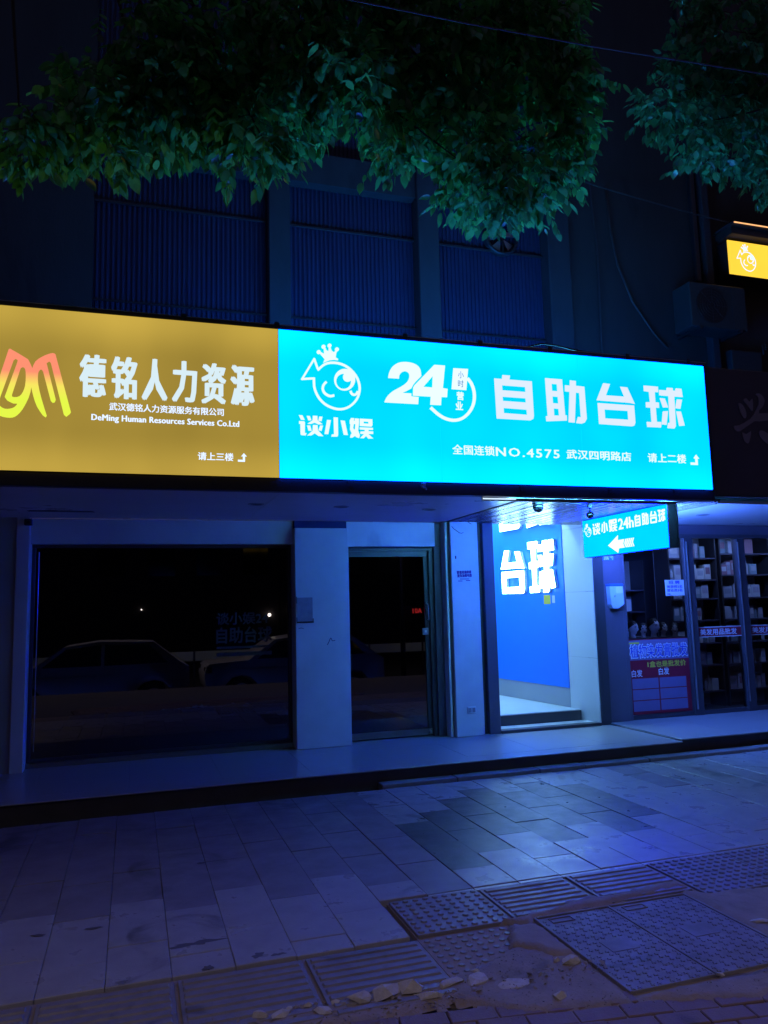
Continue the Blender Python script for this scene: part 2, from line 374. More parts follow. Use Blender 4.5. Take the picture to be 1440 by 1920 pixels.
def gradient_emission():
    m, n, out = newmat('logo_red_to_yellow'); e = n.nodes.new('ShaderNodeEmission'); n.links.new(e.outputs[0], out.inputs[0])
    tc = n.nodes.new('ShaderNodeTexCoord'); sp = n.nodes.new('ShaderNodeSeparateXYZ'); n.links.new(tc.outputs['Object'], sp.inputs[0])
    mr = n.nodes.new('ShaderNodeMapRange'); mr.inputs[1].default_value = 3.18; mr.inputs[2].default_value = 3.70; n.links.new(sp.outputs[2], mr.inputs[0])
    rp = n.nodes.new('ShaderNodeValToRGB'); n.links.new(mr.outputs[0], rp.inputs[0]); n.links.new(rp.outputs[0], e.inputs[0])
    el = rp.color_ramp.elements; el[0].position = 0.2; el[0].color = (0.80, 0.95, 0.07, 1); el[1].position = 0.62; el[1].color = (1.0, 0.29, 0.17, 1)
    k = el.new(0.42); k.color = (0.95, 0.80, 0.12, 1)
    return m
M['E_dm'] = gradient_emission()
M['E_dmside'] = emis('logo_side_yellow', (0.95, 0.80, 0.07))

GLYPHS={
'zi':[[[[3.1656,3.7265],[3.2446,3.7263],[3.2511,3.7651],[3.3292,3.7649],[3.3211,3.7259],[3.5551,3.7246],[3.5589,3.3917],[3.5511,3.3629],[3.5222,3.3472],[3.1735,3.3474]],[[3.2418,3.6666],[3.4833,3.6654],[3.4838,3.6168],[3.244,3.6186]],[[3.2411,3.5576],[3.4807,3.5567],[3.4831,3.5155],[3.2452,3.517]],[[3.2481,3.451],[3.4873,3.4475],[3.4893,3.3979],[3.2487,3.4018]]]],
'zhu':[[[[3.6992,3.7663],[3.8813,3.7657],[3.8939,3.4168],[3.9115,3.4148],[3.9101,3.3657],[3.6896,3.3472],[3.6876,3.3957],[3.7068,3.3996]],[[3.7647,3.7156],[3.8237,3.7152],[3.8244,3.6456],[3.767,3.6463]],[[3.7671,3.5928],[3.826,3.5921],[3.8285,3.5257],[3.7696,3.5266]],[[3.7746,3.4765],[3.8271,3.4751],[3.8295,3.409],[3.7753,3.4076]]],[[[3.9668,3.7628],[4.0316,3.7599],[4.0287,3.7128],[4.1217,3.7101],[4.1289,3.393],[4.1035,3.3553],[4.0702,3.3435],[4.0104,3.3463],[4.0337,3.4069],[4.066,3.4042],[4.0618,3.6446],[4.0245,3.6466],[3.9944,3.3498],[3.9284,3.3508],[3.9566,3.6496],[3.9066,3.6508],[3.9102,3.7108],[3.9635,3.7099]]]],
'tai':[[[[4.337,3.7598],[4.4139,3.756],[4.3588,3.6396],[4.5678,3.6391],[4.5291,3.7368],[4.609,3.7345],[4.6842,3.5728],[4.6282,3.58],[4.2518,3.5843]]],[[[4.2616,3.5569],[4.6743,3.5557],[4.6767,3.3843],[4.6624,3.3538],[4.6362,3.3451],[4.2641,3.3503]],[[4.3323,3.4977],[4.5982,3.4977],[4.5984,3.4085],[4.3344,3.4081]]]],
'qiu':[[[[4.8026,3.7668],[4.9703,3.7657],[4.9692,3.7093],[4.927,3.7081],[4.9274,3.6036],[4.9676,3.6029],[4.9668,3.5499],[4.9265,3.5491],[4.9288,3.4045],[4.9813,3.4042],[4.9751,3.3497],[4.8131,3.3478],[4.8102,3.3985],[4.8674,3.3984],[4.8669,3.5457],[4.8148,3.5458],[4.8154,3.597],[4.8644,3.6014],[4.8605,3.707],[4.8017,3.7108]]],[[[4.9817,3.7329],[5.0701,3.734],[5.0742,3.7618],[5.1455,3.7634],[5.1467,3.7358],[5.1791,3.7379],[5.1812,3.7626],[5.2511,3.7625],[5.2599,3.6769],[5.1578,3.6768],[5.1514,3.3704],[5.1316,3.3467],[5.0504,3.3473],[5.0618,3.3992],[5.0834,3.4048],[5.0885,3.6771],[4.9808,3.6781]]],[[[4.9837,3.6494],[5.0418,3.6484],[5.0751,3.5591],[5.0148,3.5556]]],[[[5.1876,3.6495],[5.2485,3.6486],[5.2206,3.5536],[5.1619,3.5564]]],[[[5.0079,3.5143],[5.0683,3.5207],[5.0408,3.38],[4.9847,3.3818]]],[[[5.1697,3.5233],[5.2234,3.5247],[5.2578,3.3832],[5.1927,3.3754]]]],
'two':[[[[2.1288,3.6592],[2.1304,3.6728],[2.134,3.6915],[2.1401,3.7112],[2.1489,3.7316],[2.1603,3.7509],[2.1754,3.7692],[2.1962,3.7865],[2.2202,3.8011],[2.2457,3.8103],[2.272,3.8158],[2.2979,3.8181],[2.3237,3.8175],[2.3503,3.8149],[2.3754,3.8092],[2.3974,3.7997],[2.4156,3.787],[2.4284,3.7717],[2.4368,3.7525],[2.441,3.7235],[2.4425,3.6989],[2.4002,3.6564],[2.3823,3.6373],[2.3633,3.6146],[2.3561,3.5973],[2.3535,3.5853],[2.3535,3.5853],[2.3441,3.5793],[2.3309,3.571],[2.3173,3.5627],[2.3009,3.5534],[2.2767,3.5413],[2.2563,3.5314],[2.3503,3.5316],[2.3458,3.505],[2.4101,3.5032],[2.4035,3.4373],[2.0867,3.4357],[2.0925,3.4505],[2.102,3.4703],[2.1149,3.4904],[2.132,3.5109],[2.154,3.5304],[2.1802,3.5493],[2.2114,3.5672],[2.2432,3.5853],[2.2717,3.6047],[2.2957,3.6243],[2.3121,3.6433],[2.3226,3.6619],[2.328,3.6809],[2.3289,3.6981],[2.3268,3.7107],[2.3208,3.7204],[2.3094,3.7285],[2.2953,3.7329],[2.2803,3.7313],[2.2657,3.7258],[2.2533,3.717],[2.2431,3.7063],[2.236,3.6955],[2.2314,3.6841],[2.2296,3.6709],[2.2293,3.6604]]]],
'four':[[[[2.5688,3.8107],[2.6743,3.8113],[2.6459,3.5986],[2.6914,3.595],[2.6831,3.5163],[2.6292,3.5145],[2.6211,3.4384],[2.5166,3.4367],[2.5244,3.5117],[2.3534,3.5105],[2.3594,3.5857],[2.3727,3.608],[2.4612,3.6987]],[[2.5499,3.7028],[2.5417,3.5976],[2.4579,3.5993]]]],
'hourbox':[[[[2.7579,3.7941],[2.9034,3.7974],[2.878,3.5961],[2.7334,3.597]]]],
'arc':[[[[2.8825,3.7003],[2.8982,3.6825],[2.916,3.6588],[2.9273,3.6351],[2.9357,3.6086],[2.941,3.5801],[2.9428,3.55],[2.9405,3.5184],[2.9342,3.4872],[2.924,3.4584],[2.91,3.4311],[2.8925,3.405],[2.8716,3.3811],[2.8467,3.3591],[2.8199,3.3412],[2.792,3.3298],[2.7632,3.3232],[2.7351,3.3212],[2.7069,3.3236],[2.678,3.3299],[2.6503,3.3396],[2.6245,3.3527],[2.6009,3.3678],[2.58,3.3836],[2.5616,3.3992],[2.5446,3.4136],[2.5326,3.4239],[2.5124,3.403],[2.5245,3.3925],[2.5416,3.3781],[2.5605,3.3621],[2.5826,3.3452],[2.6082,3.3289],[2.6366,3.3145],[2.6676,3.3036],[2.6998,3.2965],[2.7322,3.2938],[2.7652,3.2961],[2.799,3.3038],[2.8325,3.3176],[2.8639,3.3383],[2.8921,3.3632],[2.9158,3.3903],[2.9355,3.4195],[2.9513,3.4503],[2.9629,3.4829],[2.9699,3.5178],[2.9725,3.5528],[2.9705,3.5861],[2.9646,3.6178],[2.9553,3.6473],[2.9421,3.6748],[2.9225,3.701],[2.9061,3.7196]]]],
'fish':[[[[1.5,3.6787],[1.5187,3.6984],[1.5421,3.7206],[1.5603,3.7335],[1.5802,3.7425],[1.6068,3.7487],[1.6366,3.7512],[1.668,3.7497],[1.6994,3.7439],[1.7289,3.7331],[1.7563,3.7183],[1.7805,3.6999],[1.8018,3.6784],[1.8206,3.6546],[1.8356,3.6291],[1.8457,3.6008],[1.8517,3.5728],[1.8536,3.5502],[1.8518,3.528],[1.8468,3.502],[1.8381,3.4761],[1.8255,3.4522],[1.8087,3.4295],[1.7867,3.4067],[1.7622,3.3872],[1.7371,3.3738],[1.7113,3.3649],[1.6866,3.3605],[1.6612,3.3604],[1.6331,3.3648],[1.6048,3.373],[1.5788,3.3838],[1.5545,3.3981],[1.5309,3.4179],[1.5102,3.4405],[1.4948,3.4644],[1.4829,3.4896],[1.4738,3.5127],[1.4681,3.5387],[1.4663,3.5807],[1.4664,3.6169],[1.4465,3.6153],[1.4464,3.5786],[1.4483,3.5349],[1.4548,3.5056],[1.4646,3.4804],[1.4773,3.4536],[1.4942,3.4275],[1.5166,3.4029],[1.5422,3.3816],[1.5688,3.3658],[1.5969,3.3541],[1.6273,3.3452],[1.6581,3.3404],[1.6869,3.3405],[1.7151,3.3455],[1.7441,3.3554],[1.7726,3.3707],[1.7998,3.3923],[1.8239,3.4171],[1.8427,3.4426],[1.8569,3.4695],[1.8667,3.4984],[1.8722,3.5269],[1.8742,3.552],[1.8721,3.5777],[1.8656,3.608],[1.8544,3.639],[1.838,3.6671],[1.8178,3.6927],[1.7948,3.7158],[1.7685,3.7358],[1.7387,3.7519],[1.7064,3.7636],[1.6722,3.77],[1.6381,3.7716],[1.6055,3.7688],[1.5755,3.7617],[1.5516,3.751],[1.5301,3.7357],[1.5053,3.7121],[1.4862,3.692]]],[[[1.509,3.6874],[1.4969,3.7079],[1.47,3.7855],[1.4534,3.7782],[1.4805,3.7],[1.4936,3.6774]]],[[[1.4579,3.7921],[1.3418,3.5933],[1.3565,3.5853],[1.4728,3.784]]],[[[1.3479,3.5863],[1.4059,3.5938],[1.4572,3.5996],[1.4566,3.6172],[1.4052,3.6113],[1.3471,3.6038]]],[[[1.8242,3.6218],[1.8213,3.5999],[1.8138,3.5788],[1.802,3.5596],[1.7867,3.5432],[1.7684,3.5304],[1.7482,3.522],[1.7271,3.5182],[1.7061,3.5193],[1.6863,3.5252],[1.6687,3.5355],[1.6541,3.5499],[1.6432,3.5675],[1.6366,3.5875],[1.6347,3.6088],[1.6374,3.6306],[1.6447,3.6516],[1.6563,3.6708],[1.6715,3.6872],[1.6896,3.7001],[1.7097,3.7088],[1.7309,3.7128],[1.752,3.7119],[1.772,3.7061],[1.7898,3.6957],[1.8046,3.6813],[1.8156,3.6636],[1.8222,3.6434]],[[1.7864,3.6049],[1.7844,3.5896],[1.7791,3.5749],[1.7708,3.5614],[1.76,3.55],[1.7471,3.5411],[1.7328,3.5351],[1.7178,3.5325],[1.703,3.5332],[1.6889,3.5373],[1.6764,3.5445],[1.666,3.5546],[1.6583,3.5669],[1.6537,3.5808],[1.6523,3.5958],[1.6542,3.611],[1.6594,3.6257],[1.6676,3.6391],[1.6784,3.6506],[1.6912,3.6596],[1.7055,3.6656],[1.7204,3.6684],[1.7354,3.6677],[1.7495,3.6637],[1.7621,3.6565],[1.7726,3.6464],[1.7803,3.634],[1.785,3.62]]],[[[1.7987,3.6446],[1.7963,3.6311],[1.7901,3.6187],[1.7806,3.6085],[1.7687,3.6016],[1.7556,3.5986],[1.7427,3.5999],[1.7311,3.6052],[1.722,3.614],[1.7163,3.6256],[1.7145,3.6387],[1.7168,3.6522],[1.723,3.6646],[1.7325,3.6748],[1.7443,3.6817],[1.7574,3.6848],[1.7703,3.6836],[1.782,3.6783],[1.7911,3.6694],[1.7969,3.6578]]],[[[1.5595,3.5929],[1.5475,3.5819],[1.5334,3.5651],[1.5246,3.5448],[1.5212,3.5229],[1.5255,3.5015],[1.5355,3.4826],[1.5508,3.4682],[1.5679,3.4581],[1.5845,3.4519],[1.6026,3.4501],[1.6222,3.4549],[1.6365,3.4604],[1.6303,3.4802],[1.6174,3.4752],[1.6024,3.4713],[1.5909,3.4726],[1.5784,3.4774],[1.5643,3.4856],[1.5527,3.4963],[1.5454,3.5101],[1.5423,3.525],[1.5449,3.5403],[1.5511,3.5549],[1.5623,3.5679],[1.573,3.5776]]],[[[1.7694,3.5158],[1.7726,3.504],[1.7795,3.4893],[1.7921,3.4796],[1.8068,3.4752],[1.8221,3.477],[1.8369,3.4858],[1.8478,3.5018],[1.8546,3.5153],[1.8364,3.5231],[1.8302,3.5109],[1.8228,3.4993],[1.8169,3.4962],[1.8104,3.4954],[1.8027,3.4978],[1.7961,3.5025],[1.7919,3.5123],[1.7891,3.5225]]],[[[1.5394,3.751],[1.5536,3.786],[1.5112,3.8332],[1.5191,3.8457],[1.5496,3.8321],[1.5463,3.8837],[1.5599,3.8866],[1.5708,3.8648],[1.5885,3.8591],[1.5921,3.8964],[1.6064,3.8976],[1.6154,3.8684],[1.6301,3.8546],[1.6451,3.86],[1.6526,3.8774],[1.668,3.8727],[1.6568,3.8448],[1.6513,3.8084],[1.6738,3.7952],[1.6706,3.7848],[1.6378,3.7865],[1.5961,3.7791],[1.5662,3.7649]]],[[[1.5191,3.8457],[1.5172,3.8378],[1.5122,3.8312],[1.5051,3.8272],[1.4972,3.8266],[1.4902,3.8295],[1.4854,3.8353],[1.4837,3.8429],[1.4856,3.8508],[1.4906,3.8574],[1.4977,3.8614],[1.5056,3.8621],[1.5126,3.8592],[1.5175,3.8534]]],[[[1.5625,3.897],[1.5606,3.8891],[1.5555,3.8824],[1.5484,3.8784],[1.5405,3.8777],[1.5334,3.8806],[1.5286,3.8864],[1.5269,3.8941],[1.5288,3.902],[1.5338,3.9086],[1.541,3.9127],[1.5489,3.9134],[1.556,3.9105],[1.5608,3.9046]]],[[[1.6162,3.9116],[1.6143,3.9036],[1.6092,3.897],[1.602,3.8929],[1.594,3.8923],[1.5869,3.8951],[1.5821,3.901],[1.5805,3.9086],[1.5823,3.9166],[1.5874,3.9233],[1.5946,3.9273],[1.6026,3.928],[1.6097,3.9251],[1.6145,3.9193]]],[[[1.6814,3.8828],[1.6794,3.8748],[1.6743,3.8681],[1.6671,3.864],[1.6591,3.8634],[1.6519,3.8663],[1.6471,3.8722],[1.6454,3.8798],[1.6474,3.8878],[1.6524,3.8945],[1.6597,3.8985],[1.6677,3.8992],[1.6749,3.8963],[1.6797,3.8904]]]],
'tan':[[[[1.3218,3.2794],[1.3523,3.2787],[1.3708,3.2403],[1.3403,3.2411]]],[[[1.323,3.2275],[1.366,3.2274],[1.3728,3.2202],[1.3705,3.1278],[1.3865,3.1256],[1.3771,3.1068],[1.3444,3.1076],[1.3348,3.1146],[1.3341,3.2038],[1.3227,3.2044]]],[[[1.3897,3.2761],[1.4156,3.2757],[1.4285,3.2404],[1.4036,3.2374]]],[[[1.4986,3.276],[1.5261,3.2757],[1.5167,3.2362],[1.4905,3.2407]]],[[[1.4429,3.2801],[1.4812,3.2798],[1.4818,3.2431],[1.525,3.2104],[1.49,3.207],[1.4583,3.2216],[1.4263,3.2084],[1.3945,3.208],[1.44,3.241]]],[[[1.3914,3.1922],[1.4174,3.1935],[1.4295,3.1478],[1.4024,3.1494]]],[[[1.5044,3.1978],[1.5289,3.1973],[1.5154,3.1519],[1.4893,3.1564]]],[[[1.4418,3.1988],[1.4812,3.1995],[1.4835,3.1562],[1.5292,3.1061],[1.4885,3.1072],[1.457,3.1289],[1.4278,3.109],[1.3903,3.1056],[1.4388,3.1511]]]],
'xiao':[[[[1.5666,3.2504],[1.6001,3.2492],[1.5745,3.1267],[1.5424,3.127]]],[[[1.6247,3.2757],[1.6613,3.2759],[1.6614,3.1208],[1.6541,3.1088],[1.6023,3.1065],[1.6055,3.1241],[1.6262,3.1279]]],[[[1.6863,3.2519],[1.7231,3.2497],[1.7474,3.1264],[1.7118,3.1277]]]],
'yu':[[[[1.7803,3.278],[1.8072,3.2776],[1.8037,3.2538],[1.8127,3.2543],[1.8132,3.2762],[1.8492,3.2757],[1.8497,3.2414],[1.8409,3.1701],[1.855,3.1295],[1.8485,3.1057],[1.8276,3.1107],[1.8129,3.1218],[1.7887,3.106],[1.7678,3.1051],[1.7743,3.1318],[1.7835,3.1439],[1.7693,3.1785],[1.7732,3.2258],[1.7673,3.2284],[1.7679,3.2579]],[[1.8032,3.2273],[1.8181,3.2268],[1.8143,3.1865],[1.805,3.1743],[1.7964,3.1916]]],[[[1.8583,3.2762],[1.9715,3.2761],[1.9721,3.2238],[1.9627,3.2115],[1.8569,3.2122]],[[1.8922,3.2542],[1.9363,3.2529],[1.9359,3.2351],[1.8918,3.2358]]],[[[1.8566,3.1992],[1.9745,3.2002],[1.9753,3.1824],[1.9346,3.1817],[1.9343,3.1686],[1.9768,3.1677],[1.9763,3.1469],[1.9307,3.1448],[1.9753,3.1066],[1.9328,3.1035],[1.9122,3.1262],[1.8906,3.1046],[1.8575,3.1049],[1.8944,3.142],[1.8613,3.1428],[1.8618,3.1623],[1.901,3.1659],[1.9013,3.1801],[1.8562,3.1815]]]],
'm':[[[[-0.7537,3.3865],[-0.7536,3.4167],[-0.7532,3.4548],[-0.7536,3.4867],[-0.7512,3.5182],[-0.7427,3.5522],[-0.7286,3.5834],[-0.7065,3.6065],[-0.6825,3.6241],[-0.6632,3.6366],[-0.645,3.6457],[-0.625,3.6544],[-0.6072,3.6593],[-0.5957,3.6556],[-0.5889,3.6501],[-0.4696,3.206],[-0.4765,3.1913],[-0.5023,3.1673],[-0.5193,3.1822],[-0.6221,3.5861],[-0.6343,3.5985],[-0.6529,3.5838],[-0.5802,3.2973],[-0.5882,3.2758],[-0.6023,3.2723],[-0.6145,3.2847],[-0.6748,3.5132],[-0.6811,3.5228],[-0.6894,3.5307],[-0.698,3.5269],[-0.7056,3.5163],[-0.7099,3.5009],[-0.7116,3.4788],[-0.7114,3.4488],[-0.7074,3.4105],[-0.6979,3.3631],[-0.6835,3.3069],[-0.6606,3.2308],[-0.6408,3.1678],[-0.6489,3.1543],[-0.6705,3.1714],[-0.6885,3.1972],[-0.7096,3.232],[-0.7236,3.2668],[-0.735,3.3038],[-0.7458,3.347]]]],
'd':[[[[-0.9086,3.6697],[-0.8424,3.6328],[-0.7806,3.5953],[-0.769,3.5732],[-0.7567,3.5469],[-0.7527,3.5345],[-0.752,3.5129],[-0.752,3.4557],[-0.7547,3.3916],[-0.7612,3.3447],[-0.7723,3.3015],[-0.7908,3.2534],[-0.8115,3.2106],[-0.8297,3.1818],[-0.847,3.162],[-0.8625,3.1492],[-0.8786,3.1422],[-0.8983,3.1392],[-0.9198,3.14],[-0.9424,3.1433],[-0.9657,3.1505],[-0.9905,3.1628],[-1.012,3.1788],[-1.0254,3.1973],[-1.0315,3.2188],[-1.0268,3.2474],[-1.0196,3.271],[-0.975,3.4395],[-0.9176,3.6637]],[[-0.8852,3.5873],[-0.8717,3.6015],[-0.8528,3.5898],[-0.8545,3.5686],[-0.9337,3.2917],[-0.9193,3.2718],[-0.9003,3.2614],[-0.8773,3.251],[-0.8586,3.2512],[-0.846,3.2512],[-0.8464,3.2413],[-0.8536,3.229],[-0.863,3.2185],[-0.8761,3.2096],[-0.8937,3.2031],[-0.9125,3.1998],[-0.9291,3.2004],[-0.9447,3.2057],[-0.9607,3.2169],[-0.9729,3.2325],[-0.9753,3.2547],[-0.9742,3.2737]],[[-0.8347,3.528],[-0.8279,3.535],[-0.8187,3.5397],[-0.8085,3.5342],[-0.7995,3.52],[-0.795,3.4947],[-0.7932,3.4626],[-0.7931,3.4255],[-0.7957,3.389],[-0.8019,3.3598],[-0.8105,3.3357],[-0.8205,3.3166],[-0.8327,3.303],[-0.8488,3.2957],[-0.8648,3.2933],[-0.8771,3.2946],[-0.8857,3.2998],[-0.888,3.3105],[-0.8877,3.3204]]]],
'xing':[[[[6.2888,3.8004],[6.3127,3.8106],[6.3469,3.812],[6.3723,3.798],[6.392,3.7766],[6.4035,3.7552],[6.4051,3.7305],[6.3931,3.7013],[6.3724,3.6684],[6.3178,3.6236],[6.3156,3.5919],[6.5064,3.6115],[6.7066,3.6334],[6.7526,3.6098],[6.6998,3.5724],[6.51,3.5351],[6.3146,3.5055],[6.2668,3.5068],[6.2416,3.5018],[6.1426,3.4434],[6.0462,3.3869],[6.0059,3.3816],[5.9876,3.394],[5.974,3.4074],[5.9691,3.4225],[5.9697,3.4337],[5.9806,3.4426],[6.004,3.444],[6.0448,3.4524],[6.12,3.4863],[6.1962,3.5292],[6.2366,3.5688],[6.2648,3.6091],[6.2961,3.6509],[6.3196,3.692],[6.3284,3.732],[6.3257,3.7659],[6.304,3.787]]],[[[6.0727,3.3751],[6.0923,3.3699],[6.1227,3.3577],[6.1611,3.3804],[6.1903,3.3937],[6.1834,3.3519],[6.1647,3.3006],[6.1519,3.273],[6.1366,3.2601],[6.1134,3.264],[6.0913,3.2843],[6.0761,3.3323]]],[[[6.3034,3.399],[6.3221,3.4088],[6.3526,3.4047],[6.3981,3.3842],[6.4446,3.3526],[6.4857,3.3073],[6.5009,3.2688],[6.4525,3.2601],[6.387,3.2706],[6.3391,3.3016],[6.3053,3.3397],[6.2962,3.3733]]],[[[6.052,3.6831],[6.065,3.6931],[6.0844,3.6883],[6.103,3.6755],[6.1208,3.654],[6.1364,3.6231],[6.1462,3.5893],[6.1452,3.5566],[6.1365,3.5327],[6.1203,3.5277],[6.1011,3.5374],[6.083,3.5628],[6.0674,3.5982],[6.0556,3.6441]]],[[[6.1202,3.7268],[6.1377,3.742],[6.1625,3.7493],[6.1806,3.7296],[6.1989,3.7116],[6.2234,3.7347],[6.2428,3.7475],[6.245,3.6902],[6.2385,3.6275],[6.2284,3.6129],[6.2135,3.6195],[6.1923,3.6423],[6.1705,3.6701],[6.1547,3.6874],[6.1417,3.7016],[6.1265,3.7148]]],[[[6.5408,3.7858],[6.582,3.8031],[6.6075,3.7898],[6.5844,3.745],[6.5471,3.6918],[6.5208,3.6534],[6.4991,3.6287],[6.4803,3.6218],[6.4757,3.6408],[6.5026,3.7136]]]]}
# ================================================================== SETTING: road, pavement, platform
ground = struct(box('ground', -60, 60, -60, 1.0, -0.75, -0.60, M['asphalt']))
ground_base = struct(box('pavement', -30, 40, -0.9, 7.05, -0.75, -0.035, M['bed']))
pave = ground_base
under = struct(box('ground_under_buildings', -30, 40, 7.06, 60, -0.40, -0.05, M['bed']))

def slab_mesh(w, l, h=0.04, bev=0.003):
    bm = bmesh.new(); add_box(bm, 0, w, 0, l, -h, 0, bev); me = bpy.data.meshes.new('paving_slab'); bm.to_mesh(me); bm.free(); return me
PW = 0.2885; X0 = 0.7735
slab_cache = {}
def slab(x, y0, y1, mk, w=PW - 0.0022, dz=0.0, tilt=0.0):
    key = (round(w, 3), round(y1 - y0, 3), mk)
    if key not in slab_cache:
        me = slab_mesh(w, y1 - y0 - 0.0022); me.materials.append(M[mk]); slab_cache[key] = me
    o = bpy.data.objects.new('paving_slab', slab_cache[key]); link(o, pave)
    o.location = (x + 0.0015, y0 + 0.0015, dz); o.rotation_euler = (rnd.uniform(-1, 1) * tilt, rnd.uniform(-1, 1) * tilt, 0)
    return o
def slab_kind(k, yc):
    x = X0 + k * PW + PW / 2
    # the patch of replaced darker slabs in front of the entrance
    dark = {4: (4.9, 5.9), 5: (4.95, 6.1), 6: (5.24, 6.55), 7: (4.97, 6.45), 8: (5.24, 6.28), 9: (4.99, 6.55), 10: (5.25, 6.27)}
    if k in dark and dark[k][0] - 0.02 <= yc <= dark[k][1]: return 'slab_dark'
    if yc > 4.66 and x < 1.9: return 'slab_mid'
    if x > 4.4 and yc > 5.6: return rnd.choice(['slab_mid', 'slab_light', 'slab_light'])
    return 'slab_light'
starts = {0: 4.65, 1: 4.91, 2: 4.65, 3: 4.95, 4: 4.71, 5: 4.96, 6: 4.72, 7: 4.97, 8: 4.74, 9: 4.99, 10: 4.75, -1: 4.91, -2: 4.69, -3: 4.91, -4: 4.76}
for k in range(-12, 26):
    ys = starts.get(k, 4.90 if k % 2 else 4.66)
    lo = 3.88 if X0 + k * PW < 1.38 - 0.1 else 4.395
    L = 0.60
    # rows away from the strip
    cuts = [ys]
    while cuts[-1] < 6.98: cuts.append(cuts[-1] + (0.56 if k >= 4 else 0.58))
    cuts[-1] = 6.98
    if cuts[-1] - cuts[-2] < 0.12: cuts.pop(-2)
    down = [ys]
    while down[-1] - L > lo + 0.1: down.append(down[-1] - L)
    down.append(lo)
    allc = sorted(set([round(c, 3) for c in cuts + down]))
    for a, b in zip(allc[:-1], allc[1:]):
        if b - a < 0.05: continue
        kind = slab_kind(k, (a + b) / 2)
        slab(X0 + k * PW, a, b, kind, dz=rnd.uniform(-0.003, 0.002) + (0.004 if kind == 'slab_light' and a < 5.3 else 0), tilt=0.004)
# thin cut pieces between the slabs and the ribbed strip
for k in range(3, 14):
    slab(X0 + k * PW * 1.0, 4.352, 4.393, 'slab_light', dz=rnd.uniform(-0.002, 0.001))

def tactile_dots(nx, ny, pitch=0.062, keep=None):
    bm = bmesh.new(); add_box(bm, 0, nx * pitch, 0, ny * pitch, -0.04, 0, 0.002)
    for i in range(nx):
        for j in range(ny):
            if keep and not keep(i, j): continue
            c = Vector(((i + 0.5) * pitch, (j + 0.5) * pitch, -0.001))
            add_cyl(bm, c, c + Vector((0, 0, 0.0085)), 0.0195, 0.0135, 10)
    return bm
def tactile_bars(w, ys, x0=0.015):
    bm = bmesh.new(); add_box(bm, 0, w, min(ys) - 0.04, max(ys) + 0.04, -0.04, 0, 0.002)
    for y in ys:
        vs = []
        for (a, z, ins) in ((0.020, -0.001, 0.0), (0.0145, 0.0075, 0.008)):
            pts = []
            for sx, sy in ((0, -1), (1, -1), (1, 1), (0, 1)):
                cx = x0 + ins if sx == 0 else w - x0 - ins
                pts.append(bm.verts.new((cx, y + sy * a, z)))
            vs.append(pts)
        for i in range(4):
            j = (i + 1) % 4; bm.faces.new((vs[0][i], vs[0][j], vs[1][j], vs[1][i]))
        bm.faces.new(vs[1])
    return bm
def tact(name, bm, x, y, z=0.0, rz=0.0, label=None):
    o = obj('tactile_tile', bm, M['tact'], pave); o.location = (x, y, z); o.rotation_euler = (0, 0, rz)
    if label: o['label'] = label
    return o
tact('d', tactile_dots(9, 8, 0.0590), 1.392, 3.880, 0.006, 0.0, 'studded warning tile with a lifted near edge')
tact('d', tactile_dots(9, 9, 0.0590, lambda i, j: not (j < 4 and i > 2 and (i + j) % 2) and not (j < 2 and i > 3)), 1.392, 3.33, -0.012, 0.0, 'studded warning tile half buried in spilled mortar')
yb = [0.05 + 0.0625 * i for i in range(7)]
tact('b', tactile_bars(0.545, [y + 0.02 for y in yb]), 1.945, 3.86, 0.002)
tact('b', tactile_bars(0.560, [y + 0.02 for y in yb]), 2.520, 3.875, 0.002)
tact('d', tactile_dots(10, 10, 0.0565), 3.105, 3.80, 0.002)
for k in range(1, 4): tact('d', tactile_dots(10, 10, 0.0565), 3.105 + k * 0.572, 3.80, 0.001)
for k in range(0, 4):
    tact('b', tactile_bars(0.565, [0.05 + 0.0625 * i for i in range(9)]), 0.805 - 0.585 * k, 3.25, 0.0 + rnd.uniform(-0.002, 0.002)) if 0.805 - 0.585 * k < 1.0 else None

